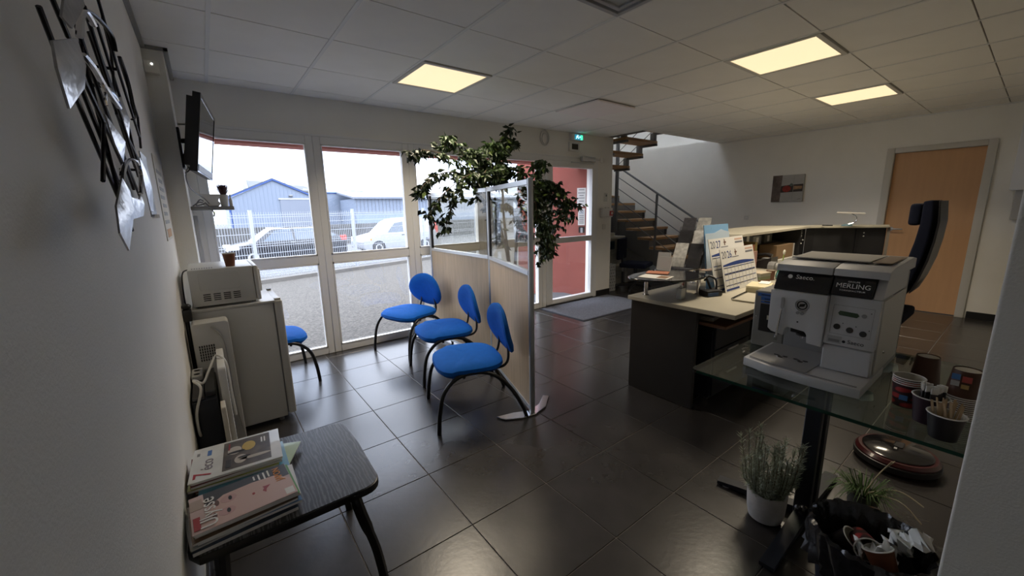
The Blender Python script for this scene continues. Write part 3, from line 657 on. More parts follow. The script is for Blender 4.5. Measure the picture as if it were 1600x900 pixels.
BRCUP = mat('brown paper cup', (.16, .055, .022), .55, var=.15, vscale=30); DKCUP = mat('dark brown card cup', (.075, .028, .015), .5)
cup('paper_cup', 'brown paper cup standing on top of the microwave', (.095, 3.06, 1.086), .024, .034, .08, BRCUP, cat='cup')
# ---- leaning heater panel, tower and cables
ht = thing('convector_heater', 'white convector heater standing between fridge and dark tower', 'heater', (-.05, 2.86, 0))
b = MB(); b.prism(rrect(-.14, .035, .02, .80, .02), 2.80, 2.93, 'y', .006, 2); b.build('body', WHE, ht, True)
for i in range(7):
    for k in range(6):
        b = MB(); b.box(-.118+.011*i, -.112+.011*i, 2.797, 2.801, .58+.016*k, .592+.016*k); b.build('vent_slot', BLKP, ht, True, smooth=False)
b = MB(); b.tube(smoothpath([(-.05, 2.796, .775), (-.01, 2.796, .72), (.005, 2.796, .6), (.008, 2.796, .3), (.03, 2.796, .06)], 6), [.016]*8+[.012]*12+[.006]*5, 6, flat=.12); b.build('front_groove', GRP, ht, True)
for x in (-.12, .015):
    b = MB(); b.box(x-.015, x+.015, 2.76, 2.96, 0.001, .022, .004, 1); b.build('foot', GRP, ht, True)
pn = thing('slotted_screen', 'narrow white slotted screen standing beside the black computer tower', 'screen', (-.03, 2.55, 0))
b = MB(); b.prism(rrect(2.36, 2.74, .012, .66, .02), -.045, -.012, 'x', .005, 2, M=None); b.build('plate', WHP, pn, True)
for i in range(22):
    b = MB(); b.box(-.0125, -.0105, 2.46, 2.64, .1+.022*i, .11+.022*i); b.build('vent_slot', BLKP, pn, True, smooth=False)
b = MB(); b.box(-.05, -.01, 2.38, 2.44, .001, .013); b.box(-.05, -.01, 2.66, 2.72, .001, .013); b.build('foot', GRP, pn, True)
bp = MB(); bp.prism(rrect(2.24, 2.345, .0, .50, .012), -.055, -.035, 'x', .004, 2); tag(rebase(bp.build('cream_board', mat('cream plastic', (.60, .56, .47), .5)), (-.045, 2.3, 0)), 'cream board standing at the front of the dark tower', 'board')
tw = thing('computer_tower', 'dark computer tower with grey top strip against the left wall', 'computer', (-.11, 2.55, 0))
b = MB(); b.box(-.163, -.062, 2.34, 2.76, .012, .52, .006, 2); b.build('case', NAVY, tw, True)
b = MB(); b.box(-.16, -.112, 2.35, 2.75, .521, .536, .003, 1); b.box(-.108, -.066, 2.38, 2.75, .521, .55, .003, 1); b.build('top_strip', mat('graphite plastic', (.06, .062, .068), .5), tw, True)
for y in (2.38, 2.7):
    b = MB(); b.box(-.16, -.066, y-.02, y+.02, .001, .012); b.build('foot', BLKP, tw, True)
ps = thing('power_strip', 'grey power socket block lying on the dark computer tower', 'socket', (-.135, 2.70, .537))
b = MB(); b.box(-.163, -.114, 2.60, 2.74, .5375, .565, .004, 1); b.build('block', LGRP, ps, True)
for y in (2.635, 2.70):
    b = MB(); b.lathe([(0, 0), (.013, 0), (.013, .002), (0, .002)], 14, (-.14, y, .5655)); b.build('socket_hole', BLKP, ps, True)
b = MB(); b.tube(smoothpath([(-.145, 2.42, .30), (-.152, 2.33, .36), (-.150, 2.325, .47), (-.12, 2.36, .575), (-.145, 2.42, .60), (-.14, 2.47, .585), (-.11, 2.43, .58), (-.08, 2.5, .62), (-.045, 2.55, .672), (-.008, 2.5, .64), (-.004, 2.46, .5), (.0, 2.45, .36)], 7), .006, 8)
tag(b.build('power_cable', WHP), 'white power cable looped over the computer tower', 'cable')
pl = thing('plug_adapter', 'black plug adapter on the wall behind the heater', 'plug', (-.15, 2.99, .83))
b = MB(); b.box(-.168, -.128, 2.90, 2.965, .80, .87, .006, 2); b.ball((-.148, 2.93, .885), .024, .024, .018); b.build('housing', BLKP, pl, True)
b = MB(); b.tube(smoothpath([(-.155, 2.93, .80), (-.158, 2.93, .6), (-.155, 2.93, .3)], 6), .011, 8); b.build('cord', BLK, pl, True)

# ================================================================== LOW TABLE AND MAGAZINES
TZ = .45
WOODB = bpy.data.materials.new('black stained wood grain'); WOODB.use_nodes = True
n = WOODB.node_tree.nodes; l = WOODB.node_tree.links; p = n['Principled BSDF']
t_ = n.new('ShaderNodeTexCoord'); mp_ = n.new('ShaderNodeMapping'); mp_.inputs['Scale'].default_value = (1, .16, 1)
wv = n.new('ShaderNodeTexWave'); wv.wave_type = 'BANDS'; wv.bands_direction = 'X'; wv.inputs['Scale'].default_value = 26; wv.inputs['Distortion'].default_value = 9; wv.inputs['Detail'].default_value = 4; wv.inputs['Detail Scale'].default_value = 2.2
nz = n.new('ShaderNodeTexNoise'); nz.inputs['Scale'].default_value = 260; mul = n.new('ShaderNodeMath'); mul.operation = 'MULTIPLY'
cr = n.new('ShaderNodeValToRGB'); cr.color_ramp.elements[0].position = .34; cr.color_ramp.elements[0].color = (.010, .010, .011, 1); cr.color_ramp.elements[1].position = .8; cr.color_ramp.elements[1].color = (.10, .10, .104, 1)
l.new(t_.outputs['Object'], mp_.inputs['Vector']); l.new(mp_.outputs[0], wv.inputs['Vector']); l.new(mp_.outputs[0], nz.inputs['Vector']); l.new(wv.outputs['Fac'], mul.inputs[0])
ad = n.new('ShaderNodeMath'); ad.operation = 'ADD'; ad.inputs[1].default_value = .35; l.new(nz.outputs['Fac'], ad.inputs[0]); l.new(ad.outputs[0], mul.inputs[1]); l.new(mul.outputs[0], cr.inputs['Fac']); l.new(cr.outputs['Color'], p.inputs['Base Color']); p.inputs['Roughness'].default_value = .38
lt = thing('low_table', 'low black wood-grained table carrying two piles of magazines', 'table', (.1, 1.6, 0))
top = arc((.330, 1.365), .058, 270, 360, 5)+[(.392, 1.5), (.397, 1.62), (.393, 1.74)]+arc((.345, 1.80), .045, 0, 85, 5)+[(.15, 1.866), (-.02, 1.90), (-.12, 1.90)]+[(-.162, 1.86), (-.166, 1.6), (-.166, 1.36)]+[(-.14, 1.315), (.1, 1.306)]
b = MB(); b.prism(top, TZ-.03, TZ-.0015, 'z', .006, 2); b.build('table_board', BLK, lt, True)
cx_, cy_ = .115, 1.6
b = MB(); b.prism([(cx_+(x-cx_)*.985, cy_+(y-cy_)*.985) for x, y in top], TZ-.0014, TZ, 'z'); b.build('table_top', WOODB, lt, True, smooth=False)
for x, y, dx, dy in ((.30, 1.385, .075, -.03), (.30, 1.80, .075, .03), (-.09, 1.385, -.03, -.03), (-.09, 1.82, -.03, .03)):
    b = MB(); b.tube(smoothpath([(x, y, TZ-.03), (x+dx*.25, y+dy*.2, TZ-.14), (x+dx*.75, y+dy*.7, .15), (x+dx, y+dy, .001)], 5), [.021]*8+[.017]*8, 8); b.build('leg', BLK, lt, True)
b = MB(); b.tube([(-.09, 1.385, TZ-.06), (.30, 1.385, TZ-.06)], .012, 8); b.tube([(-.09, 1.82, TZ-.06), (.30, 1.80, TZ-.06)], .012, 8); b.build('apron_rail', BLK, lt, True)

def magazine(label, cx, cy, z, w_, h_, rz, th, cover, pages=PAPER, group='magazines on the low table', extra=None):
    t = thing('magazine', label, 'magazine', (cx, cy, z), R(rz), group)
    b = MB(); b.box(-w_/2+.001, w_/2-.001, -h_/2+.001, h_/2-.001, 0, th-.0008); b.build('pages', pages, t, smooth=False)
    b = MB(); b.box(-w_/2, w_/2, -h_/2, h_/2, th-.0008, th); b.box(-w_/2-.0006, -w_/2, -h_/2, h_/2, 0, th); b.build('cover', cover, t, smooth=False)
    if extra: extra(t, th)
    return t
def cm(n_, c_): return mat('cover '+n_, c_, .3, var=.12, vscale=12, coat=.3)
def flat(t, name, pts, z, m, d=.0004):
    b = MB(); b.prism(pts, z, z+d, 'z'); return b.build(name, m, t, smooth=False)
def ell(cx, cy, rx, ry, n=16): return [(cx+rx*math.cos(2*math.pi*i/n), cy+ry*math.sin(2*math.pi*i/n)) for i in range(n)]
# magazine local axes: x = reading height (bottom of the page to +x), y = reading left to right
XD, YD = (0, 1, 0), (-1, 0, 0)                 # lettering runs up the +y side, its top towards -x
def rd(t): M = wm(t).to_3x3(); return M @ Vector(XD), M @ Vector(YD)
def put(t, s_, size, m, x, y, z, sx=1.0):
    a, c_ = rd(t); p_ = wm(t) @ Vector((x, y, z)); return text(s_, size, m, t, p_, a, c_, sx=sx)
WHT = mat('white print', (.80, .79, .76), .6); ORP = mat('orange print bright', (.85, .36, .10), .6); DKRED = mat('dark red print', (.33, .03, .03), .6)
z = TZ
near = [('navy blue magazine at the bottom of the pile nearest the viewer', .012, (.03, .05, .09), 1.2, (-.022, 1.43)), ('grey news magazine second from the bottom of the near pile', .006, (.45, .45, .44), 4, (-.03, 1.445)), ('blue-covered brochure in the lower half of the near pile', .009, (.10, .22, .42), -1, (-.005, 1.44)),
        ('brown photo magazine in the middle of the near pile', .008, (.22, .14, .09), 2, (-.02, 1.438)), ('white catalogue sticking out of the near pile', .006, (.66, .66, .63), -4, (-.0, 1.46)), ('bright green magazine just under the portrait cover', .010, (.07, .30, .03), 0, (-.01, 1.442))]
for lab, th, c_, rz, (mx, my) in near:
    magazine(lab, mx, my, z+.0004, .275, .195, rz+3, th, cm(lab, c_)); z += th+.0006
def uly(t, th):
    flat(t, 'portrait_background', [(-.10, .02), (.135, .02), (.135, .098), (-.10, .098)], th, mat('charcoal print', (.045, .045, .05), .45))
    flat(t, 'portrait_skin', [(-.085, -.098), (.135, -.098), (.135, -.01), (.10, .045), (.03, .055), (-.05, .05), (-.085, .02)], th+.0004, mat('pale rose print', (.62, .42, .36), .45))
    for x, y in ((-.035, .018), (-.045, -.045)):
        flat(t, 'printed_shadow', ell(x-.004, y, .022, .02), th+.0008, mat('rose print', (.56, .34, .31), .45)); flat(t, 'printed_eye', ell(x, y, .005, .012), th+.0012, INK)
        flat(t, 'printed_brow', ell(x-.035, y-.002, .006, .016), th+.0012, mat('brown print', (.12, .06, .05), .5))
    flat(t, 'printed_nose', ell(.025, -.012, .004, .006), th+.0008, DKRED)
    flat(t, 'printed_lips', [(.05, -.016), (.056, -.004), (.053, .006), (.075, .004), (.062, -.012), (.058, -.03)], th+.0008, mat('red lip print', (.36, .05, .06), .45))
    flat(t, 'printed_panel', [(-.136, .02), (-.105, .02), (-.105, .075), (-.136, .075)], th+.0004, mat('taupe print', (.40, .31, .25), .5))
    flat(t, 'printed_red_strip', [(-.132, -.085), (-.115, -.085), (-.115, -.02), (-.132, -.02)], th+.0012, DKRED)
    put(t, 'Ulysse', .062, WHT, -.093, -.012, th+.0020, .95); put(t, 'JAPON', .030, ORP, .105, .045, th+.0016, .95)
    for k, (x, y, w_) in enumerate(((.05, .07, .035), (.065, .067, .045), (.078, .072, .04), (.036, .074, .025))): flat(t, 'printed_line', [(x, y-w_/2), (x+.005, y-w_/2), (x+.005, y+w_/2), (x, y+w_/2)], th+.0012, WHT)
    flat(t, 'printed_barcode', [(.105, -.09), (.13, -.09), (.13, -.055), (.105, -.055)], th+.0008, WHT)
    put(t, 'GRANDS', .016, INK, -.120, .045, th+.0016) if False else None
magazine('travel magazine with a pale face and the word Ulysse on its cover', -.015, 1.437, z+.0004, .272, .196, 4, .007, cm('rose', (.55, .40, .36)), extra=uly)
z = TZ
far = [('black bound magazine at the bottom of the pile beside the fridge', .010, (.03, .03, .035), -3, (-.03, 1.70)), ('red and cream magazine low in the far pile', .008, (.42, .12, .07), 6, (-.02, 1.735)), ('leafy green leaflet jutting from the far pile', .005, (.30, .40, .12), -22, (.035, 1.70)),
       ('light blue booklet jutting right from the far pile', .007, (.10, .30, .42), 1, (.0, 1.675)), ('yellow-edged directory in the far pile', .009, (.55, .55, .12), -2, (-.025, 1.70)), ('pale grey magazine in the far pile', .008, (.55, .56, .55), -1, (-.015, 1.705)),
       ('maroon magazine under the newspaper pile top', .007, (.20, .03, .04), 2, (-.02, 1.70)), ('white thin magazine directly under the top newspaper', .007, (.66, .66, .62), -1, (-.012, 1.70))]
for lab, th, c_, rz, (mx, my) in far:
    magazine(lab, mx, my, z+.0004, .27, .20, rz-2, th, cm(lab, c_)); z += th+.0006
def eco(t, th):
    flat(t, 'cover_photo', [(-.045, -.10), (.105, -.10), (.105, .105), (-.045, .105)], th, mat('dark brown photo print', (.10, .075, .055), .4, var=.6, vscale=25))
    for (x, y, rx, ry, m_) in ((-.01, .03, .022, .03, mat('cream photo print', (.50, .44, .36), .4)), (.035, .04, .022, .035, mat('yellow photo print', (.55, .38, .07), .4)), (.01, -.045, .02, .03, mat('cream photo print', (.5, .44, .36), .4)), (.055, -.05, .05, .010, mat('cream photo print', (.5, .44, .36), .4)), (-.005, .015, .028, .008, INK), (.02, -.035, .02, .007, INK)):
        flat(t, 'photo_shape', ell(x, y, rx, ry), th+.0004*(2 if m_ is INK else 1), m_)
    flat(t, 'photo_red_mark', [(-.03, .04), (-.025, .04), (-.025, .09), (-.03, .09)], th+.0008, DKRED)
    flat(t, 'photo_caption', [(-.036, -.085), (-.02, -.085), (-.02, -.03), (-.036, -.03)], th+.0008, mat('dark caption', (.03, .028, .025), .5))
    flat(t, 'printed_blue_tag', [(-.095, .045), (-.082, .045), (-.082, .085), (-.095, .085)], th, mat('blue print', (.06, .16, .42), .5)); flat(t, 'printed_code', [(-.127, .06), (-.118, .06), (-.118, .08), (-.127, .08)], th, GRP)
    put(t, '7', .075, mat('red print', (.45, .03, .05), .5), -.098, -.082, th+.0008); put(t, 'éco', .052, mat('grey print', (.20, .17, .20), .5), -.090, -.018, th+.0008)
    for x, y in ((.075, .06), (.085, .06)): flat(t, 'printed_line', [(x, y-.02), (x+.005, y-.02), (x+.005, y+.02), (x, y+.02)], th+.0008, WHT)
magazine('white news magazine titled 7 éco with a brown cover photo', -.015, 1.708, z+.0004, .275, .235, -4, .006, cm('white', (.70, .70, .67)), extra=eco)

# ================================================================== WAITING CHAIRS
def build_chair(label):
    t = thing('visitor_chair', label, 'chair', group='blue waiting chairs')
    # seat pad: rounded, waisted
    bm = bmesh.new(); prof = [(.0, .0), (.7, .0), (.9, .010), (1.0, .036), (.985, .058), (.9, .072), (.7, .080), (.35, .084), (0, .083)]
    n = 36; rings = []
    def out(a):                                     # superellipse outline
        ca, sa = math.cos(a), math.sin(a); e = .62
        return (.258*math.copysign(abs(ca)**e, ca)*(1+.04*sa), .232*math.copysign(abs(sa)**e, sa))
    for s_, z_ in prof:
        if s_ == 0: rings.append([bm.verts.new((0, .045, z_+.343))])
        else: rings.append([bm.verts.new((out(2*math.pi*j/n)[0]*s_, .045+out(2*math.pi*j/n)[1]*s_, z_+.343+(.012 if out(2*math.pi*j/n)[1] > .15 else 0)*(-1)*s_)) for j in range(n)])
    for A, B in zip(rings, rings[1:]):
        for j in range(n):
            q = []
            for v in (A[j % len(A)], A[(j+1) % len(A)], B[(j+1) % len(B)], B[j % len(B)]):
                if v not in q: q.append(v)
            bm.faces.new(q)
    bmesh.ops.recalc_face_normals(bm, faces=bm.faces); m = MB(); m._merge(bm); m.build('seat', BLUEF, t)
    # round back pad, slightly dished and tilted
    M = Matrix.Translation((0, -.205, .575)) @ Matrix.Rotation(R(90-13), 4, 'X')
    m = MB(); m.lathe([(0, -.004), (.3, -.003), (.6, .0), (.9, .004), (1.0, .02), (.97, .038), (.8, .046), (.5, .042), (.25, .04), (0, .04)], 36)
    for v in m.bm.verts: v.co = Vector((v.co.x*.232, v.co.y*.182, v.co.z-.05*v.co.x**2))
    bmesh.ops.transform(m.bm, matrix=M, verts=m.bm.verts); m.build('backrest', BLUEF, t)
    for s_ in (-1, 1):
        m = MB(); m.tube(smoothpath([(s_*.262, .30, .002), (s_*.258, .287, .14), (s_*.252, .252, .27), (s_*.248, .165, .355), (s_*.245, .04, .375), (s_*.245, -.08, .338), (s_*.25, -.19, .23), (s_*.256, -.265, .10), (s_*.26, -.30, .002)], 6), .0135, 10); m.build('leg_arch', BLK, t)
        m = MB(); m.tube(smoothpath([(s_*.13, .08, .340), (s_*.13, -.13, .336), (s_*.125, -.205, .36), (s_*.11, -.225, .43), (s_*.08, -.222, .54)], 5), .011, 8, flat=.8); m.build('back_support', BLK, t)
    for y in (.12, -.06):
        m = MB(); m.tube([(-.246, y, .352 if y > 0 else .336), (.246, y, .352 if y > 0 else .336)], .010, 8); m.build('cross_bar', BLK, t)
    return t
def face(o, front_mid, d, back=.30):
    d = Vector((d[0], d[1], 0)).normalized(); o.location = (front_mid[0]-d.x*back, front_mid[1]-d.y*back, 0); o.rotation_euler = (0, 0, math.atan2(d.y, d.x)-math.pi/2)
ch = build_chair('blue chair nearest the viewer, by the free end of the screen')
face(ch, (1.095, 2.385), (-.94, .31))
c2 = copytree(ch); c2['label'] = 'middle blue chair of the three along the wooden screen'; face(c2, (1.29, 3.09), (-.97, .20))
c3 = copytree(ch); c3['label'] = 'blue chair in front of the window mullion, farthest along the screen'; face(c3, (1.31, 3.73), (-.95, -.31))
c4 = copytree(ch); c4['label'] = 'blue chair half hidden behind the refrigerator by the window'; face(c4, (.60, 3.80), (1, .03))

# ================================================================== SCREEN
scr = thing('room_divider', 'two-panel wooden screen with glass upper part behind the chairs', 'room divider', (1.93, 2.85, 0))
Q0, Q1, Q2 = Vector((1.645, 1.965, 0)), Vector((1.962, 2.90, 0)), Vector((1.95, 4.02, 0))
def vpanel(A, B, z0, z1, th, m, name, parent, i0=0, i1=0):
    d = (B-A).normalized(); nn_ = Vector((-d.y, d.x, 0)); A_, B_ = A+d*i0, B-d*i1
    b = MB(); b.slab([(*(A_-nn_*th/2).xy, z0), (*(B_-nn_*th/2).xy, z0), (*(B_-nn_*th/2).xy, z1), (*(A_-nn_*th/2).xy, z1)], nn_*th)
    return b.build(name, m, parent, True, smooth=False)
ZS, ZT = .99, 1.585
for A, B in ((Q0, Q1), (Q1, Q2)):
    vpanel(A, B, .05, ZS-.012, .024, MAPLE, 'wood_panel', scr, .02, .02); vpanel(A, B, ZS+.014, ZT-.03, .006, TINT, 'glass_panel', scr, .018, .018)
    for z0, z1 in ((.03, .055), (ZS-.014, ZS+.014), (ZT-.032, ZT)): vpanel(A, B, z0, z1, .034, ALU, 'rail', scr, .018, .018)
    d = (B-A).normalized()
    vpanel(A+d*.018, A+d*.03, ZS+.014, ZT-.03, .02, BLKP, 'glass_gasket', scr)
    vpanel(B-d*.034, B-d*.018, ZS+.014, ZT-.03, .02, BLKP, 'glass_gasket', scr)
for Q in (Q0, Q1, Q2):
    b = MB(); b.lathe([(0, .012), (.019, .012), (.019, ZT+.004), (.012, ZT+.008), (0, ZT+.008)], 14, (Q.x, Q.y, 0)); b.build('post', ALU, scr, True)
for Q, d in ((Q0, Vector((.92, .1, 0))), (Q2, Vector((1, 0, 0)))):
    d.normalize(); e = Vector((-d.y, d.x, 0)); b = MB()
    pts = [Q-d*.22+e*.13, Q-d*.1+e*.06+e*.03, Q+e*.03, Q+d*.12+e*.05, Q+d*.24+e*.12, Q+d*.27+e*.08, Q+d*.12-e*.015, Q-e*.035, Q-d*.1-e*.01, Q-d*.2+e*.06]
    b.prism([(q.x, q.y) for q in pts], .002, .013, 'z', .003, 1); b.build('foot', CHROME, scr, True)

# ================================================================== FICUS BEHIND THE SCREEN
fi = thing('ficus_plant', 'tall weeping fig tree behind the glass screen', 'plant', (2.42, 3.22, 0))
b = MB(); b.lathe([(0, .002), (.14, .002), (.18, .34), (.19, .345), (.19, .37), (.17, .37), (.165, .33), (0, .33)], 28, (2.42, 3.22, 0)); b.build('pot', mat('dark grey planter', (.10, .10, .10), .6), fi, True)
b = MB(); b.lathe([(0, .335), (.164, .335), (.164, .325), (0, .325)], 20, (2.42, 3.22, 0)); b.build('soil', mat('potting soil', (.03, .022, .015), .95, bump=.6), fi, True)
TR = [[(2.42, 3.22, .33), (2.40, 3.2, .8), (2.36, 3.22, 1.25), (2.33, 3.2, 1.6)], [(2.45, 3.24, .33), (2.50, 3.24, .85), (2.52, 3.2, 1.3), (2.6, 3.18, 1.6)], [(2.40, 3.2, .33), (2.36, 3.17, .9), (2.2, 3.16, 1.4), (2.05, 3.15, 1.65)]]
for q in TR:
    b = MB(); k = smoothpath(q, 6); b.tube(k, [.02-.011*i/len(k) for i in range(len(k))], 8); b.build('stem', BARK, fi, True)
BR = [[(2.05, 3.15, 1.65), (1.75, 3.1, 1.83), (1.45, 3.02, 1.87), (1.33, 3.0, 1.83)], [(2.05, 3.15, 1.66), (1.7, 3.1, 1.72), (1.45, 3.03, 1.62), (1.36, 3.0, 1.52)], [(2.1, 3.15, 1.6), (1.95, 3.1, 1.72), (1.62, 3.03, 1.55), (1.44, 3.0, 1.36)],
      [(2.1, 3.15, 1.6), (1.95, 3.12, 1.70), (1.72, 3.05, 1.50), (1.6, 3.02, 1.25)], [(2.05, 3.15, 1.65), (1.86, 3.2, 1.95), (1.78, 3.2, 2.02), (1.72, 3.2, 1.93)], [(2.33, 3.2, 1.6), (2.1, 3.2, 1.85), (2.0, 3.2, 1.93), (1.95, 3.2, 1.86)],
      [(2.33, 3.2, 1.6), (2.3, 3.22, 1.9), (2.4, 3.3, 2.05), (2.54, 3.3, 2.19)], [(2.33, 3.2, 1.65), (2.4, 3.25, 1.95), (2.5, 3.3, 2.08), (2.57, 3.3, 2.04)], [(2.33, 3.2, 1.6), (2.15, 3.15, 1.75), (2.05, 3.1, 1.7), (1.98, 3.1, 1.5)],
      [(2.33, 3.2, 1.6), (2.4, 3.15, 1.78), (2.5, 3.1, 1.75), (2.5, 3.1, 1.55)], [(2.6, 3.18, 1.6), (2.75, 3.14, 1.68), (2.92, 3.1, 1.66), (3.02, 3.1, 1.55)], [(2.6, 3.18, 1.6), (2.8, 3.12, 1.6), (3.1, 3.1, 1.5), (3.30, 3.1, 1.43)],
      [(2.6, 3.18, 1.55), (2.75, 3.1, 1.5), (2.85, 3.1, 1.3), (2.86, 3.1, 1.0)], [(2.6, 3.18, 1.55), (2.68, 3.1, 1.45), (2.72, 3.1, 1.2), (2.73, 3.1, .86)], [(2.55, 3.18, 1.5), (2.66, 3.1, 1.4), (2.78, 3.1, 1.15), (2.80, 3.1, .92)],
      [(2.6, 3.18, 1.6), (2.85, 3.1, 1.55), (2.98, 3.1, 1.4), (2.98, 3.1, 1.22)], [(2.6, 3.18, 1.6), (2.62, 3.08, 1.6), (2.63, 3.05, 1.4), (2.63, 3.05, 1.15)], [(2.2, 3.16, 1.4), (2.3, 3.1, 1.45), (2.4, 3.05, 1.35), (2.45, 3.05, 1.15)],
      [(2.1, 3.16, 1.45), (2.12, 3.1, 1.42), (2.15, 3.08, 1.3), (2.18, 3.06, 1.1)], [(2.33, 3.2, 1.6), (2.2, 3.2, 1.8), (2.1, 3.22, 1.83), (2.12, 3.2, 1.66)], [(2.4, 3.2, 1.7), (2.3, 3.15, 1.82), (2.22, 3.1, 1.74), (2.2, 3.1, 1.6)], [(2.6, 3.18, 1.58), (2.72, 3.15, 1.75), (2.74, 3.12, 1.85), (2.80, 3.1, 1.8)],
      [(2.6, 3.18, 1.58), (2.9, 3.15, 1.52), (3.08, 3.1, 1.42), (3.16, 3.1, 1.3)], [(2.55, 3.2, 1.45), (2.7, 3.05, 1.3), (2.75, 3.02, 1.1), (2.76, 3.0, .95)], [(2.3, 3.2, 1.75), (2.25, 3.15, 1.95), (2.2, 3.18, 2.0), (2.15, 3.2, 1.95)]]
lb, lb2 = MB(), MB()
def leafquad(mb, p, d, L, W_):
    d = d.normalized(); s_ = d.cross(Vector((random.uniform(-1, 1), random.uniform(-1, 1), random.uniform(-.3, .3))))
    if s_.length < .05: s_ = d.orthogonal()
    s_.normalize(); n_ = d.cross(s_)
    a = [p, p+d*L*.35+s_*W_*.5+n_*.004, p+d*L, p+d*L*.35-s_*W_*.5+n_*.004]; c_ = p+d*L*.4-n_*.004
    v = [mb.bm.verts.new(q) for q in a]; vc = mb.bm.verts.new(c_)
    for i in range(4): mb.bm.faces.new((v[i], v[(i+1) % 4], vc))
nb = 0
for q in BR:
    k = smoothpath(q, 8); b = MB(); b.tube(k, [.006-.0042*i/len(k) for i in range(len(k))], 5); b.build('branch', BARK, fi, True); nb += 1
    for i in range(3, len(k)):
        for r_ in range(2):
            base = k[i]; tw_ = Vector((random.gauss(0, 1), random.gauss(0, 1), random.uniform(-.9, .5))).normalized()*random.uniform(.02, .09)
            for e in range(4):
                p_ = base+tw_*((e+1)/4)
                leafquad(lb if random.random() < .93 else lb2, p_, Vector((random.gauss(0, .5), random.gauss(0, .5), random.uniform(-1.2, .1)))+tw_*4, random.uniform(.048, .078), random.uniform(.026, .040))
o = lb.build('foliage', LEAF, fi, True, smooth=False); o['kind'] = 'stuff'
o = lb2.build('pale_foliage', LEAF2, fi, True, smooth=False); o['kind'] = 'stuff'

# ================================================================== DOOR SIDE FITTINGS
yw = YW-.02
t = thing('exit_sign', 'green illuminated exit sign over the glass door', 'sign', (4.37, yw, 2.34))
b = MB(); b.box(4.24, 4.48, yw-.05, yw, 2.335, 2.425, .006, 2); b.build('housing', WHP, t, True)
b = MB(); b.box(4.30, 4.465, yw-.052, yw-.05, 2.345, 2.415); b.build('sign_face', mat('blue green sign', (.01, .13, .20), .4, emit=.25), t, True, smooth=False)
b = MB(); b.box(4.42, 4.455, yw-.054, yw-.052, 2.35, 2.41); b.build('green_door_symbol', mat('green sign light', (.03, .55, .16), .4, emit=.6), t, True, smooth=False)
b = MB(); b.prism([(4.32, 2.36), (4.335, 2.36), (4.35, 2.385), (4.372, 2.36), (4.385, 2.365), (4.365, 2.39), (4.375, 2.4), (4.36, 2.412), (4.345, 2.40), (4.325, 2.392), (4.34, 2.385)], yw-.054, yw-.052, 'y'); b.prism([(4.39, 2.38), (4.40, 2.38), (4.40, 2.37), (4.415, 2.385), (4.40, 2.40), (4.40, 2.39), (4.39, 2.39)], yw-.054, yw-.052, 'y'); b.build('running_figure_symbol', mat('pale sign print', (.35, .75, .85), .4, emit=.4), t, True, smooth=False)
t = thing('wall_sounder', 'small cream wall box with a dark grille under the exit sign', 'alarm', (4.32, yw, 2.2))
b = MB(); b.box(4.22, 4.42, yw-.035, yw, 2.19, 2.315, .006, 2); b.build('housing', WHP, t, True)
b = MB(); b.box(4.26, 4.385, yw-.037, yw-.035, 2.215, 2.29); b.build('grille', mat('dark grille', (.05, .045, .035), .7), t, True, smooth=False)
t = thing('wall_ring', 'round white coil ring hanging on the wall above the screen', 'ring', (3.77, yw, 2.33))
b = MB(); b.tube([(3.77+.075*math.cos(a), yw-.012, 2.33+.095*math.sin(a)) for a in [2*math.pi*i/28 for i in range(28)]], .009, 8, closed=True); b.build('outer_ring', WHP, t, True)
b = MB(); b.tube([(3.77+.05*math.cos(a), yw-.012, 2.32+.065*math.sin(a)) for a in [2*math.pi*i/24 for i in range(24)]], .007, 8, closed=True); b.build('inner_ring', WHP, t, True)
b = MB(); b.box(3.765, 3.775, yw-.01, yw, 2.42, 2.44); b.build('hook', WHP, t, True)
t = thing('fire_call_box', 'white alarm box with a red call button beside the door', 'alarm', (5.03, yw, 1.26))
b = MB(); b.box(4.93, 5.17, yw-.055, yw, 1.25, 1.39, .008, 2); b.build('housing', WHP, t, True)
b = MB(); b.box(5.09, 5.16, yw-.075, yw-.055, 1.27, 1.345, .004, 1); rb = b.build('call_button', mat('red alarm plastic', (.42, .03, .025), .4), t, True)
b = MB(); b.box(5.11, 5.14, yw-.077, yw-.075, 1.29, 1.325); b.build('button_window', WHP, rb, True, smooth=False)
for x in (5.0, 5.07):
    b = MB(); b.box(x, x+.025, yw-.05, yw-.03, 1.39, 1.395); b.build('top_clip', BLKP, t, True, smooth=False)
t = thing('thermostat', 'slim white thermostat on the wall above the alarm box', 'thermostat', (5.04, yw, 1.5))
b = MB(); b.box(5.015, 5.075, yw-.022, yw, 1.49, 1.62, .005, 2); b.build('housing', WHP, t, True)
b = MB(); b.box(5.03, 5.06, yw-.024, yw-.022, 1.565, 1.595); b.build('display', GRP, t, True, smooth=False)
b = MB(); b.box(4.99, 5.07, yw-.01, yw, 1.06, 1.14, .003, 1); tag(rebase(b.build('light_switch', WHP), (5.03, yw, 1.06)), 'flat white switch plate on the wall below the alarm box', 'switch')
b = MB(); b.lathe([(0, 0), (.04, 0), (.04, .006), (.03, .012), (0, .012)], 20, M=Matrix.Rotation(R(90), 4, 'X'), c=(4.95, yw, 2.1)); tag(rebase(b.build('junction_cover', WALL), (4.95, yw, 2.06)), 'round white cover plate on the wall right of the door closer', 'cover')
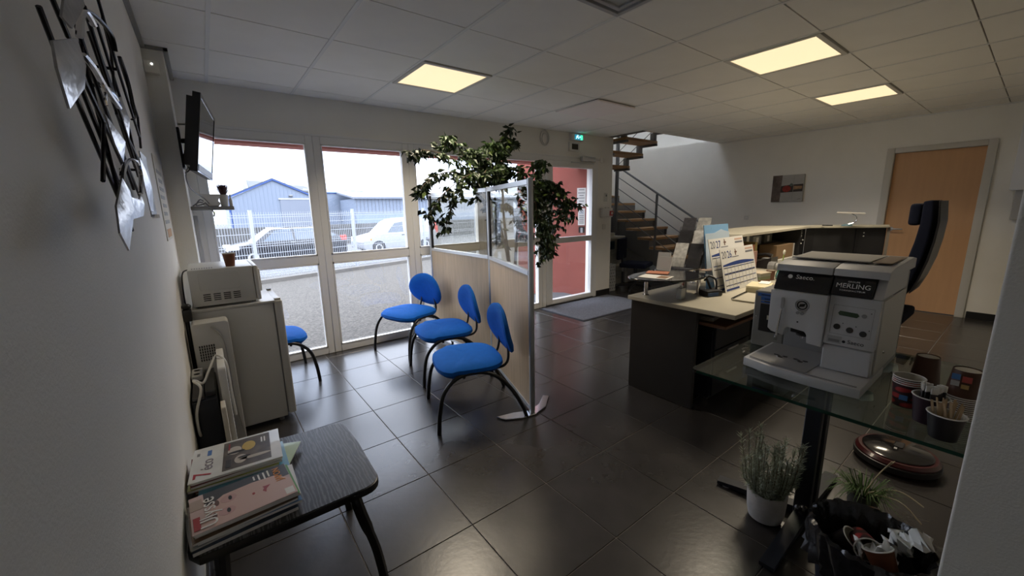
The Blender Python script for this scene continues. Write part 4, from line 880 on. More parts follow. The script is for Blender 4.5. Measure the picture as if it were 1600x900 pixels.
# door mat
mt = thing('door_mat', 'large grey carpet mat in front of the glass door', 'mat', (4.2, 3.72, 0))
MATM = mat('grey carpet', (.16, .165, .185), .95, var=.3, vscale=60, bump=.7, bscale=400)
b = MB(); b.prism([(3.645, 3.33), (5.06, 3.33), (5.06, 4.12), (3.645, 4.12)], .001, .010, 'z', .002, 1); b.build('pile', MATM, mt, True)
b = MB()
for q in ((3.62, 5.085, 3.305, 3.33), (3.62, 5.085, 4.12, 4.145), (3.62, 3.645, 3.33, 4.12), (5.06, 5.085, 3.33, 4.12)): b.box(q[0], q[1], q[2], q[3], .001, .007)
b.build('rubber_edge', mat('dark rubber', (.03, .032, .04), .7), mt, True, smooth=False)

# ================================================================== STAIR BAY
st = thing('staircase', 'open steel staircase with oak treads turning up behind the entrance', 'staircase', (6.5, 4.6, 0))
RS, GO = .154, .252
def tread(x0, x1, y0, y1, z):
    b = MB(); b.box(x0, x1, y0, y1, z-.042, z, .004, 1); return b.build('tread', OAK, st, True)
low = [(3.79+GO*k, .712+RS*k) for k in range(-4, 5)]
for y0, z in low:
    tread(6.1, 7.0, y0, y0+.29, z)
    b = MB(); b.box(6.13, 6.98, y0+.06, y0+.075, max(.001, z-RS), z-.043); b.build('riser', STEELG, st, True, smooth=False)
for xs in (6.08, 7.0):
    b = MB(); lo_, hi_ = [], []
    for y0, z in low: hi_ += [(y0+.03, z-.043-RS if z > .2 else .0), (y0+.03, z-.043)]
    hi_ += [(low[-1][0]+.3, low[-1][1]-.043), (low[-1][0]+.3, low[-1][1]-.40), (low[1][0]+.05, .0)]
    b.prism(hi_, xs, xs+.018, 'x'); b.build('stringer', STEELG, st, True, smooth=False)
wind = [([(7.0, 5.05), (6.05, 5.05), (6.05, 5.10), (7.0, 5.45)], 1.475), ([(7.0, 5.45), (6.05, 5.10), (6.02, 5.12), (6.55, 6.05), (7.0, 6.05)], 1.63), ([(6.55, 6.05), (6.02, 5.12), (5.98, 5.12), (5.6, 6.05)], 1.79), ([(5.6, 6.05), (5.98, 5.12), (5.95, 5.08), (5.22, 5.2), (5.22, 6.05)], 1.945)]
for poly, z in wind:
    b = MB(); b.prism(poly, z-.042, z, 'z', .003, 1); b.build('tread', OAK, st, True)
    p0, p1 = poly[0], poly[1]; b = MB(); b.slab([(p0[0], p0[1], z-.155), (p1[0], p1[1], z-.155), (p1[0], p1[1], z-.043), (p0[0], p0[1], z-.043)], (-.008, .010, 0)); b.build('riser', STEELG, st, True, smooth=False)
for y0, z in [(4.51, 2.10), (4.25, 2.275), (3.99, 2.44), (3.73, 2.61)]:
    tread(5.22, 6.03, y0-.02, y0+.29, z)
    for xa in (5.985, 5.225):
        b = MB(); b.box(xa, xa+.045, y0+.0, y0+.09, z, z+.13); b.build('step_bracket', STEELG, st, True, smooth=False)
        b = MB(); b.box(xa, xa+.047, y0-.02, y0+.29, z-.075, z-.043); b.build('tread_support', STEELG, st, True, smooth=False)
b = MB(); b.box(6.025, 6.075, 4.75, 4.80, 0, 2.95, .004, 1); b.build('newel_post', STEELG, st, True)
for y0, z0, z1 in ((3.97, .55, 1.60), (3.10, .0, 1.09)):
    b = MB(); b.box(6.078, 6.108, y0-.016, y0+.016, z0, z1, .003, 1); b.build('railing_post', STEELG, st, True)
def rl(p0, p1, r_, nm): b = MB(); b.tube([p0, p1], r_, 8); b.build(nm, STEELG, st, True)
rl((6.09, 4.70, 2.06), (6.09, 3.08, 1.075), .016, 'handrail')
for z0 in (1.93, 1.735, 1.525, 1.32): rl((6.09, 4.78, z0), (6.09, 3.10, z0-.60*1.68 if z0-1.008 > .3 else .33), .007, 'rail_wire')
for k in range(3): rl((6.0, 4.7, 2.15+.22*k), (6.0, 3.6, 2.92+.22*k), .006, 'rail_wire')
# storage and plinth below the stair
b = MB(); b.box(6.18, 6.96, 4.62, 4.66, 0.001, .72); tag(rebase(b.build('under_stair_panel', mat('grey white panel', (.42, .42, .40), .6), smooth=False), (6.5, 4.64, .001)), 'pale grey panel closing the space under the stair', 'panel')

# ---- copier, perforated box, office chair
cp = thing('photocopier', 'beige office photocopier standing behind the end of the window wall', 'copier', (5.63, 4.7, 0))
CPM = mat('beige copier plastic', (.50, .48, .41), .5)
b = MB(); b.box(5.40, 5.86, 4.46, 4.96, .05, .62, .008, 2); b.build('body', CPM, cp, True)
b = MB(); b.box(5.40, 5.84, 4.48, 4.96, .62, .86, .008, 2); b.build('scanner_unit', CPM, cp, True)
b = MB(); b.box(5.37, 5.88, 4.42, 4.97, .86, .90, .008, 2); b.build('lid', CPM, cp, True)
b = MB(); b.box(5.42, 5.72, 4.52, 4.9, .90, .96, .012, 2); b.build('document_feeder', CPM, cp, True)
b = MB(); b.box(5.44, 5.66, 4.474, 4.481, .68, .82); b.build('output_slot', mat('dark blue slot', (.03, .05, .08), .5), cp, True, smooth=False)
for z in (.10, .20, .30):
    b = MB(); b.box(5.42, 5.84, 4.448, 4.46, z, z+.09, .003, 1); b.build('paper_drawer', CPM, cp, True)
b = MB(); b.box(5.42, 5.84, 4.448, 4.46, .42, .60, .003, 1); d_ = b.build('front_cover', CPM, cp, True)
b = MB(); b.box(5.79, 5.81, 4.444, 4.448, .52, .57); b.build('latch', GRP, d_, True, smooth=False)
for x in (5.44, 5.82):
    b = MB(); b.box(x-.03, x+.03, 4.5, 4.9, .001, .05); b.build('foot', GRP, cp, True, smooth=False)
pb = thing('perforated_box', 'grey perforated metal bin in front of the photocopier', 'bin', (5.34, 4.33, 0))
b = MB(); b.box(5.235, 5.44, 4.26, 4.40, .001, .46, .004, 1); b.build('body', mat('pale grey metal', (.33, .34, .35), .5), pb, True)
for i in range(8):
    for j in range(4):
        b = MB(); x_, z_ = 5.255+j*.052+(.02 if i % 2 else 0), .05+i*.052
        if x_ > 5.43: continue
        b.lathe([(0, 0), (.009, 0), (.009, .002), (0, .002)], 10, M=Matrix.Rotation(R(90), 4, 'X'), c=(x_, 4.2595, z_)); b.build('hole', BLKP, pb, True)
def star_base(t, z0=0.0, r_=.30, n=5, m=BLKP, a0=0, cast=.028):
    for i in range(n):
        a = a0+2*math.pi*i/n; d = Vector((math.cos(a), math.sin(a), 0))
        b = MB(); b.tube([(0, 0, .095), tuple(d*r_*.5+Vector((0, 0, .085))), tuple(d*r_+Vector((0, 0, .062)))], [.026, .022, .015], 8); arm_ = b.build('base_arm', m, t)
        b = MB(); b.lathe([(0, -.012), (cast, -.012), (cast*1.03, 0), (cast, .012), (0, .012)], 16, M=Matrix.Rotation(a+R(90), 4, 'Z') @ Matrix.Rotation(R(90), 4, 'Y'), c=tuple(d*r_+Vector((0, 0, cast*1.03+.001)))); b.build('castor', BLKP, arm_)
oc = thing('desk_chair', 'dark navy office chair tucked beside the photocopier', 'chair', (5.74, 4.08, 0), R(200))
star_base(oc); b = MB(); b.lathe([(0, .08), (.025, .08), (.025, .40), (0, .40)], 14); b.build('gas_lift', BLKP, oc)
b = MB(); b.box(-.23, .23, -.22, .23, .40, .48, .035, 4); b.build('seat', NAVYF, oc)
b = MB(); b.box(-.20, .20, -.28, -.22, .52, .88, .028, 4); b.build('backrest', NAVYF, oc)
b = MB(); b.box(-.03, .03, -.25, -.22, .40, .60, .008, 1); b.build('back_bar', BLKP, oc)
b = MB(); b.tube([(.1, 0, .38), (.27, .05, .34)], .008, 6); b.build('lever', BLKP, oc)

# ================================================================== RIGHT WALL
pc = thing('canvas_picture', 'abstract canvas with brown stripe and red spot on the right wall', 'picture', (XR, 2.43, 1.43))
b = MB(); b.box(XR-.03, XR-.001, 2.225, 2.645, 1.43, 1.83, .003, 1); b.build('canvas', mat('painted canvas white', (.46, .45, .42), .8, var=.12, vscale=9), pc, True)
def pp(name, poly, m, d=.0008, k=1): b = MB(); b.prism(poly, XR-.03-d*k, XR-.03-d*(k-1), 'x'); return b.build(name, m, pc, True, smooth=False)
pp('brown_stripe', [(2.645, 1.43), (2.525, 1.43), (2.515, 1.83), (2.645, 1.83)], mat('brown paint', (.15, .115, .095), .8, var=.4, vscale=14))
pp('dark_band', [(2.53, 1.57), (2.235, 1.58), (2.232, 1.69), (2.38, 1.685), (2.52, 1.67)], mat('black brown paint', (.045, .035, .03), .8))
pp('red_spot', ell(2.445, 1.625, .058, .048, 18), mat('red paint', (.30, .035, .025), .8, var=.3, vscale=30), k=2)
pp('ochre_patch', [(2.36, 1.61), (2.245, 1.62), (2.243, 1.66), (2.35, 1.665)], mat('ochre paint', (.40, .24, .12), .8, var=.4, vscale=30), k=2)
pp('grey_knot', ell(2.385, 1.683, .022, .022, 12), mat('grey green paint', (.12, .15, .13), .8), k=3)
pp('thin_line', [(2.362, 1.44), (2.358, 1.44), (2.352, 1.82), (2.356, 1.82)], mat('pale grey paint', (.33, .32, .30), .8), k=3)
pp('signature', [(2.29, 1.463), (2.25, 1.470), (2.25, 1.474), (2.29, 1.468)], INK, k=1)
t = thing('wall_socket', 'small white wall switch above the long counter', 'switch', (XR, 2.99, 1.15))
b = MB(); b.box(XR-.012, XR-.001, 2.955, 3.03, 1.15, 1.225, .003, 1); b.build('plate', WHP, t, True)
b = MB(); b.box(XR-.016, XR-.012, 2.978, 3.005, 1.175, 1.20, .002, 1); b.build('rocker', WHT, t, True)
t = thing('wall_box', 'white wall-mounted box high up at the far right', 'wall box', (XR, .05, 1.5))
b = MB(); b.box(XR-.26, XR-.001, -.30, .262, 1.50, 2.20, .006, 2); b.build('housing', mat('cool white enamel', (.76, .78, .82), .5), t, True)
b = MB(); b.box(XR-.16, XR-.001, -.2, .22, 1.18, 1.498, .006, 2); b.build('lower_duct', LGRP, t, True)

# ================================================================== RECEPTION DESK
dk = thing('reception_desk', 'reception desk with cream top and dark end panel', 'desk', (2.55, 1.45, 0))
dpoly = [(2.495, 1.835), (2.490, 1.045), (5.75, 1.03), (5.75, 2.10), (4.05, 2.10), (4.05, 1.835)]
b = MB(); b.prism(dpoly, .712, .742, 'z', .003, 1); b.build('desk_top', BEIGE, dk, True)
b = MB(); b.box(2.535, 2.562, 1.305, 1.828, .002, .711, .002, 1); b.build('end_panel', DKG, dk, True)
b = MB(); b.box(2.564, 4.04, 1.80, 1.825, .15, .711, .002, 1); b.build('modesty_panel', DKG, dk, True)
b = MB(); b.box(5.70, 5.73, 1.08, 2.08, .002, .711, .002, 1); b.build('end_panel', DKG, dk, True)
b = MB(); b.box(2.57, 3.25, 1.13, 1.60, .612, .634, .003, 1); kt = b.build('pull_out_shelf', mat('brown walnut laminate', (.16, .07, .035), .45, var=.2, vscale=8, stretch=(1, 8, 8)), dk, True)
b = MB(); b.box(2.66, 2.70, 1.55, 1.60, .634, .711); b.box(3.1, 3.14, 1.55, 1.60, .634, .711); b.build('shelf_hanger', DKG, dk, True, smooth=False)
pd = thing('drawer_pedestal', 'dark mobile drawer pedestal under the reception desk', 'cabinet', (2.98, 1.5, 0))
b = MB(); b.box(2.70, 3.26, 1.27, 1.72, .045, .595, .003, 1); b.build('carcass', NAVY, pd, True)
for z0, z1 in ((.06, .22), (.23, .40), (.41, .585)):
    b = MB(); b.box(2.71, 3.25, 1.252, 1.269, z0, z1, .003, 1); d_ = b.build('drawer', NAVY, pd, True)
    b = MB(); b.box(2.9, 3.06, 1.244, 1.251, z1-.03, z1-.018); b.build('handle', ALU, d_, True, smooth=False)
for x, y in ((2.74, 1.31), (3.22, 1.31), (2.74, 1.68), (3.22, 1.68)):
    b = MB(); b.lathe([(0, -.01), (.021, -.01), (.021, .01), (0, .01)], 14, M=Matrix.Rotation(R(90), 4, 'Y'), c=(x, y, .0225)); b.build('castor', CHROME if (x, y) == (2.74, 1.31) else BLKP, pd, True)
for i, (x, y, rz, c_, lab) in enumerate(((2.72, 1.33, 8, (.30, .29, .27), 'grey paper bundle lying on the pull-out shelf'), (2.95, 1.30, -5, (.50, .49, .46), 'loose white papers on the pull-out shelf behind the bundle'))):
    b = MB()
    for k in range(4): b.box(-.105+.004*k, .105+.003*k, -.075, .075-.004*k, .006*k, .006*k+.0055)
    o = tag(b.build('paper_stack', mat('papers %d' % i, c_, .8), smooth=False), lab, 'papers'); o.location = (x, y, .635); o.rotation_euler.z = R(rz); o['group'] = 'papers under the desk top'
# ---- raised counter
ct = thing('raised_counter', 'cream-topped raised counter with dark inner panels behind the desk', 'counter', (5.2, 2.0, 0))
cpoly = [(4.05, 1.70), (5.94, 1.725), (6.41, 1.075), (6.70, 1.13), (6.20, 1.80), (5.70, 2.25), (4.0, 2.25), (4.0, 1.9)]
b = MB(); b.prism(cpoly, 1.10, 1.127, 'z', .003, 1); b.build('counter_top', mat('cream counter laminate', (.50, .47, .38), .45), ct, True)
b = MB(); b.box(4.02, 5.74, 2.12, 2.145, .002, 1.099); b.build('back_panel', DKG, ct, True, smooth=False)
def vp(x0, y0, x1, y1, z0, z1, th, m, nm):
    A, B = Vector((x0, y0, 0)), Vector((x1, y1, 0)); return vpanel(A, B, z0, z1, th, m, nm, ct)
vp(5.77, 2.10, 5.77, 1.76, .002, 1.099, .024, DKG, 'divider_panel'); vp(5.79, 1.79, 5.98, 1.79, .002, 1.099, .022, DKG, 'inner_panel')
vp(5.99, 1.775, 6.47, 1.115, .002, 1.099, .022, DKG, 'inner_panel'); vp(6.44, 1.085, 6.62, 1.115, .002, 1.099, .03, mat('taupe edge board', (.20, .175, .15), .5), 'gable_panel')
vp(5.975, 1.772, 6.03, 1.70, .75, 1.098, .008, BLKP, 'panel_joint'); vp(6.28, 1.352, 6.30, 1.325, .75, 1.098, .03, BLKP, 'panel_joint')
for k, (x, y, z) in enumerate(((5.83, 1.775, 1.045), (5.83, 1.775, 1.01), (5.90, 1.775, .955), (5.85, 1.775, .915), (6.32, 1.285, 1.04), (6.32, 1.285, 1.0))):
    b = MB(); b.ball((x-.004, y-.004, z), .009, .009, .009, sub=1); b.build('screw_cap', WHT, ct, True)
b = MB(); b.box(5.79, 5.83, 1.768, 1.777, .99, 1.085); b.build('label_strip', LGRP, ct, True, smooth=False)
b = MB(); b.box(4.04, 5.74, 1.93, 2.115, .93, .948); b.build('inner_shelf', DKG, ct, True, smooth=False)
# ---- office chair with head rest
ex = thing('executive_chair', 'tall black office chair with head rest in front of the peach door', 'chair', (4.6, .78, 0))
star_base(ex, r_=.33, m=mat('dark grey polished base', (.16, .165, .17), .3, .6), a0=R(75), cast=.03)
b = MB(); b.lathe([(0, .09), (.028, .09), (.028, .42), (0, .42)], 14); b.build('gas_lift', BLKP, ex)
b = MB(); b.box(-.25, .25, -.22, .24, .42, .51, .035, 4); b.build('seat', NAVYF, ex)
spine = [(.02, .46), (-.10, .52), (-.185, .66), (-.225, .80), (-.255, .95), (-.275, 1.10), (-.28, 1.25), (-.268, 1.41)]
th_ = [.05, .07, .075, .08, .08, .075, .065, .055]
pf = [(y, z) for (y, z) in spine]+[(y+t_, z-.01) for (y, z), t_ in zip(spine[::-1], th_[::-1])]
b = MB(); b.prism(pf, -.225, .225, 'x', .014, 3); bk = b.build('backrest', NAVYF, ex)
b = MB(); b.prism([(-.292, 1.40), (-.305, 1.24), (-.298, 1.10), (-.28, .95), (-.25, .80), (-.215, .68), (-.223, .68), (-.262, .80), (-.295, .95), (-.312, 1.10), (-.318, 1.25), (-.302, 1.405)], -.20, .20, 'x', .003, 1); b.build('back_shell', mat('dark shell plastic', (.014, .014, .016), .35), ex)
b = MB(); b.box(-.17, .17, -.205, -.135, 1.215, 1.385, .03, 4); b.build('head_rest', NAVYF, ex)
for s_ in (-1, 1):
    b = MB(); b.tube(smoothpath([(s_*.26, -.05, .47), (s_*.29, -.02, .60), (s_*.29, -.10, .66)], 4), .014, 8); b.box(s_*.29-.04, s_*.29+.04, -.16, .12, .66, .69, .012, 2); b.build('arm_rest', BLKP, ex)
# ---- black glass shelf above the desk corner
gs = thing('glass_leaflet_shelf', 'black curved glass shelf on steel posts above the desk corner', 'shelf', (2.8, 1.65, .742))
sp_ = [(2.395, 1.745), (2.385, 1.67), (2.42, 1.57), (2.50, 1.475), (2.62, 1.42), (2.80, 1.405), (2.93, 1.44), (2.99, 1.64), (3.38, 1.67), (3.40, 1.82), (2.9, 1.86), (2.55, 1.84), (2.44, 1.80)]
b = MB(); b.prism(sp_, .885, .899, 'z', .002, 1); b.build('glass_plate', mat('black glass', (.010, .010, .012), .08, coat=.5), gs, True)
for x, y in ((2.595, 1.745), (2.90, 1.50), (3.3, 1.76)):
    b = MB(); b.lathe([(0, .743), (.024, .743), (.024, .75), (.014, .753), (.014, .884), (0, .884)], 18, (x, y, 0)); b.build('post', CHROME, gs, True)
def sheet(name, label, cat, loc, rz, w_, h_, th, m, group=None, deco=()):
    t = thing(name, label, cat, loc, R(rz), group)
    b = MB(); b.box(-w_/2, w_/2, -h_/2, h_/2, 0, th); b.build('sheet', m, t, smooth=False)
    for nm, q, mm in deco: flat(t, nm, [(q[0], q[2]), (q[1], q[2]), (q[1], q[3]), (q[0], q[3])], th, mm)
    return t
sheet('leaflet', 'white leaflet with a small brown photo on the black glass shelf', 'leaflet', (2.55, 1.64, .900), 12, .15, .21, .003, PAPER, 'leaflets on the glass shelf', [('photo', (-.05, .06, -.09, -.02), mat('brown photo', (.25, .15, .09), .6))])
sheet('leaflet', 'orange-brown leaflet behind the white one on the glass shelf', 'leaflet', (2.73, 1.74, .900), 25, .13, .16, .003, mat('terracotta print', (.42, .16, .09), .6), 'leaflets on the glass shelf')
sheet('leaflet', 'pinkish leaflet at the foot of the acrylic brochure stand', 'leaflet', (3.17, 1.54, .900), -15, .22, .10, .004, mat('pink beige print', (.50, .36, .28), .6), 'leaflets on the glass shelf')
# ---- acrylic brochure stand (tiers lean back towards the desk)
bs = thing('brochure_stand', 'clear acrylic stand filled with dark and white brochures', 'stand', (3.06, 1.70, .9), R(100))
b = MB(); b.slab([(-.12, 0, .002), (.12, 0, .002), (.12, -.18, .33), (-.12, -.18, .33)], (0, -.004, -.002)); b.build('back_plate', ACRY, bs, smooth=False)
b = MB(); b.box(-.12, .12, -.20, .06, .001, .005); b.slab([(-.12, -.2, .002), (.12, -.2, .002), (.12, -.18, .33), (-.12, -.18, .33)], (0, -.004, 0)); b.build('base_plate', ACRY, bs, smooth=False)
for s_ in (-1, 1):
    b = MB(); b.prism([(.06, .005), (-.2, .005), (-.18, .33), (-.17, .33), (-.0, .06)], s_*.122-.002, s_*.122+.002, 'x'); b.build('side_plate', ACRY, bs, smooth=False)
cols = [((.03, .03, .035), (.62, .61, .58)), ((.55, .54, .52), (.02, .02, .025)), ((.35, .35, .34), (.05, .05, .06))]
for k in range(3):
    y0, z0 = .045-.075*k, .012+.10*k
    b = MB(); b.slab([(-.118, y0, z0), (.118, y0, z0), (.118, y0-.035, z0+.075), (-.118, y0-.035, z0+.075)], (0, .003, .001)); b.build('pocket_front', ACRY, bs, smooth=False)
    for s_, c_ in zip((-1, 1), cols[k]):
        cx = s_*.058; b = MB(); b.slab([(cx-.05, y0-.012, z0+.004), (cx+.05, y0-.012, z0+.004), (cx+.05, y0-.105, z0+.19), (cx-.05, y0-.105, z0+.19)], (0, -.008, -.004)); br = b.build('brochure', mat('brochure %d %d' % (k, s_), c_, .35, var=.35, vscale=40), bs, smooth=False)
for k, (x, y, rz) in enumerate(((2.84, 1.76, 0), (2.87, 1.79, 5))):
    b = MB(); b.slab([(-.05, 0, .001), (.05, 0, .001), (.05, -.03, .11+.03*k), (-.05, -.03, .11+.03*k)], (0, -.012, -.001)); o = tag(b.build('booklet', mat('pale booklet', (.56, .55, .53), .5), smooth=False), ['short white booklet leaning left of the acrylic stand', 'taller white booklet leaning against the acrylic stand'][k], 'booklet', 'booklets by the stand'); o.location = (x, y, .900); o.rotation_euler.z = R(rz+95)
# ---- blue leaflet board behind the calendars
bl = thing('display_card', 'blue and white landscape card standing behind the calendars', 'card', (3.33, 1.55, .742), R(0))
b = MB(); b.slab([(-.20, 0, .001), (.20, 0, .001), (.20, .06, .505), (-.20, .06, .505)], (0, .006, 0)); b.build('board', mat('sky blue print', (.22, .42, .66), .5), bl, smooth=False)
b = MB(); b.slab([(-.20, .0463, .44), (-.05, .0463, .44), (.06, .0495, .465), (.12, .048, .452), (.20, .0463, .44), (.20, .0, .05), (-.20, .0, .05)], (0, -.001, 0)); b.build('pale_wave', mat('pale blue print', (.50, .60, .70), .5), bl, smooth=False)
b = MB(); b.slab([(-.05, .012, .001), (.05, .012, .001), (.02, .05, .38), (-.02, .05, .38)], (0, .004, 0)); b.build('easel_back', PAPER, bl, smooth=False)
# ---- easel calendars 2027 and 2026
CBL = mat('calendar blue', (.02, .05, .22), .6); CGR = mat('calendar grey', (.17, .18, .21), .7)
def calendar(label, ox, oy, w_, h_, year, cols_, foot):
    t = thing('calendar', label, 'calendar', (ox, oy, .742), R(1), 'year calendars on the desk')
    tilt = R(13); ux = Vector((1, 0, 0)); uz = Vector((0, math.sin(tilt), math.cos(tilt))); nr = Vector((0, -math.cos(tilt), math.sin(tilt)))
    def q(x0, x1, z0, z1, d=0): return [tuple(ux*x+uz*z_+nr*d) for x, z_ in ((x0, z0), (x1, z0), (x1, z1), (x0, z1))]
    b = MB(); b.slab(q(0, w_, .001, h_), tuple(nr*.004)); b.build('card', PAPER, t, smooth=False)
    M = wm(t); D = .0045
    text(year[:2], .080, CGR, t, M @ (ux*.060+uz*(h_-.05)+nr*D), M.to_3x3() @ ux, M.to_3x3() @ uz, 'year_lettering'); text(year[2:], .080, CBL, t, M @ (ux*.150+uz*(h_-.05)+nr*D), M.to_3x3() @ ux, M.to_3x3() @ uz, 'year_lettering')
    b = MB(); b.slab([tuple(ux*x+uz*z_+nr*.004) for x, z_ in ((.25, h_-.06), (.265, h_-.06), (.265, h_-.045), (.285, h_-.04), (.28, h_-.03), (.268, h_-.03), (.265, h_-.015), (.255, h_-.01), (.252, h_-.03), (.238, h_-.035), (.25, h_-.042))], tuple(nr*.0008)); b.build('printed_emblem', mat('brown print dark', (.16, .09, .07), .7), t, smooth=False)
    b = MB(); b.slab(q(.19, .31, h_-.075, h_-.069, .004), tuple(nr*.0006)); b.build('printed_line', CGR, t, smooth=False)
    for z_, m_ in ((h_-.03, mat('peach print', (.62, .42, .33), .7)), (h_-.055, CGR)):
        b = MB(); b.slab(q(w_-.16, w_-.02, z_, z_+.014, .004), tuple(nr*.0006)); b.build('printed_line', m_, t, smooth=False)
    b = MB(); n_ = 14; pts = [tuple(ux*(.02+(w_-.04)*i/n_)+uz*(h_-.125+.018*math.sin(math.pi*i/n_))+nr*.004) for i in range(n_+1)]+[tuple(ux*(.02+(w_-.04)*(1-i/n_))+uz*(h_-.137)+nr*.004) for i in range(n_+1)]
    b.slab(pts, tuple(nr*.0006)); b.build('blue_arch', CBL, t, smooth=False)
    cw = (w_-.04)/cols_
    for i in range(cols_):
        b = MB(); b.slab(q(.02+cw*i, .0225+cw*i, .03, h_-.14, .004), tuple(nr*.0006)); b.build('column_line', CGR, t, smooth=False)
        for k in range(5):
            z_ = .045+(h_-.21)*k/4+.012*((i*3+k) % 3); b = MB(); b.slab(q(.026+cw*i, .018+cw*(i+1), z_, z_+.006, .004), tuple(nr*.0006)); b.build('date_mark', CBL if (i+k) % 2 else INK, t, smooth=False)
    b = MB(); b.slab(q(.02, w_*.4, .008, .024, .004), tuple(nr*.0006)); b.build('blue_footer', CBL, t, smooth=False)
    b = MB(); b.slab([(w_*.4, .012, .001), (w_*.6, .012, .001), (w_*.55, foot, .001), (w_*.45, foot, .001)], (0, 0, .002)); b.build('easel_foot', PAPER, t, smooth=False)
calendar('large 2027 year calendar standing behind the 2026 one', 3.02, 1.425, .60, .415, '2027', 9, .09)
calendar('large 2026 year calendar standing in front on the desk', 3.09, 1.385, .60, .335, '2026', 9, .034)
# ---- small things on the desk
sz = thing('sanitizer_bottle', 'clear pump bottle of hand gel at the desk corner', 'bottle', (2.66, 1.50, .742))
b = MB(); b.box(-.032, .032, -.02, .02, .001, .085, .008, 2); b.build('bottle', mat('clear gel bottle', (.42, .45, .47), .12, spec=.8), sz)
b = MB(); b.lathe([(0, .085), (.012, .085), (.012, .10), (.005, .103), (.005, .118), (0, .118)], 12); b.build('pump', WHP, sz)
b = MB(); b.box(-.03, .010, -.007, .007, .116, .127, .003, 1); b.build('spout', WHP, sz)
ph = thing('card_terminal', 'black payment terminal with a blue side lying by the calendars', 'terminal', (2.93, 1.42, .742), R(-20))
b = MB(); b.box(-.07, .07, -.045, .045, .001, .045, .010, 2); b.build('body', BLKP, ph)
b = MB(); b.box(-.065, .03, -.047, -.043, .006, .030, .001, 1); b.build('blue_panel', mat('dark blue panel', (.02, .06, .16), .4), ph)
b = MB(); b.tube(smoothpath([(.05, .0, .04), (.06, .02, .11), (.03, .06, .135), (.0, .07, .10)], 5), .008, 8); b.tube(smoothpath([(.02, .02, .04), (.0, .05, .12), (-.02, .07, .13)], 5), .008, 8); b.build('cradle_arm', BLKP, ph)
for k, (x, c_, lab) in enumerate(((2.85, (.55, .12, .12), 'thin red-spined booklet standing under the glass shelf'), (2.875, (.62, .61, .58), 'white booklet standing under the glass shelf'), (2.90, (.45, .44, .43), 'grey booklet standing under the glass shelf'))):
    b = MB(); b.box(-.004, .004, -.06, .06, 0, .115, .001, 1); o = tag(b.build('standing_booklet', mat('spine %d' % k, c_, .5)), lab, 'booklet', 'booklets under the glass shelf'); o.location = (x, 1.60, .743); o.rotation_euler.z = R(-58)
nb_ = thing('note_block', 'thick cream note block beside the calendar', 'notepad', (3.32, 1.235, .742), R(12))
b = MB(); b.box(-.12, .12, -.075, .075, .001, .052, .002, 1); b.build('block', mat('cream paper block', (.50, .45, .30), .7), nb_)
b = MB(); b.box(-.115, .12, -.07, .078, .0525, .058); b.build('top_sheet', mat('cream sheet', (.60, .54, .36), .7), nb_, smooth=False)
b = MB(); b.box(.03, .16, -.05, .02, .0585, .062); b.build('loose_note', PAPER, nb_, smooth=False)
pr = thing('spiral_pad', 'spiral-bound desk pad lying in front of the note block', 'notepad', (3.05, 1.18, .742), R(6))
b = MB(); b.box(-.17, .14, -.06, .075, .001, .012); b.build('pages', mat('beige pad', (.44, .41, .33), .8), pr, smooth=False)
for i in range(20):
    b = MB(); b.tube([(-.16+.015*i, .078+.008*math.cos(a), .0118+.009*math.sin(a)) for a in [2*math.pi*k/8 for k in range(8)]], .0018, 5, closed=True); b.build('spiral_ring', BLK, pr)
bx = thing('index_box', 'small striped card box on the desk behind the calendars', 'box', (3.78, 1.42, .742), R(-8))
for k, (z0, z1, c_) in enumerate(((.001, .025, (.30, .16, .09)), (.025, .05, (.22, .24, .13)), (.05, .075, (.34, .33, .27)))):
    b = MB(); b.box(-.075, .075, -.05, .05, z0, z1); b.build('stripe', mat('index stripe %d' % k, c_, .7), bx, smooth=False)
b = MB(); b.box(-.08, .08, -.055, .055, .075, .083); b.build('lid', mat('beige lid', (.45, .38, .28), .6), bx, smooth=False)
cup('pen_cup', 'brown tumbler beside the striped card box on the desk', (3.93, 1.39, .743), .03, .034, .085, mat('brown tumbler', (.14, .06, .035), .6), rim=mat('tumbler rim', (.3, .2, .13), .6))
va = thing('flower_vase', 'green glass vase holding a single white bud on the desk', 'vase', (4.02, 1.34, .742))
b = MB(); b.lathe([(0, .001), (.04, .001), (.045, .03), (.03, .075), (.014, .10), (.018, .12), (.015, .12), (.011, .10), (.027, .073), (.04, .03), (0, .008)], 18); b.build('vase', mat('green glass', (.01, .10, .045), .1, coat=.5), va)
b = MB(); b.tube(smoothpath([(0, 0, .02), (.005, 0, .13), (.02, 0, .22)], 5), .004, 6); b.build('stem', mat('flower stem', (.20, .28, .06), .6), va)
b = MB(); b.ball((.022, 0, .24), .011, .011, .024); b.build('bud', mat('white bud', (.70, .68, .55), .6), va)
b = MB(); b.slab([(.0, 0, .12), (.03, .01, .17), (.035, .01, .22), (.01, .005, .17)], (0, .001, 0)); b.build('leaf', mat('pale leaf', (.28, .36, .10), .6), va, smooth=False)
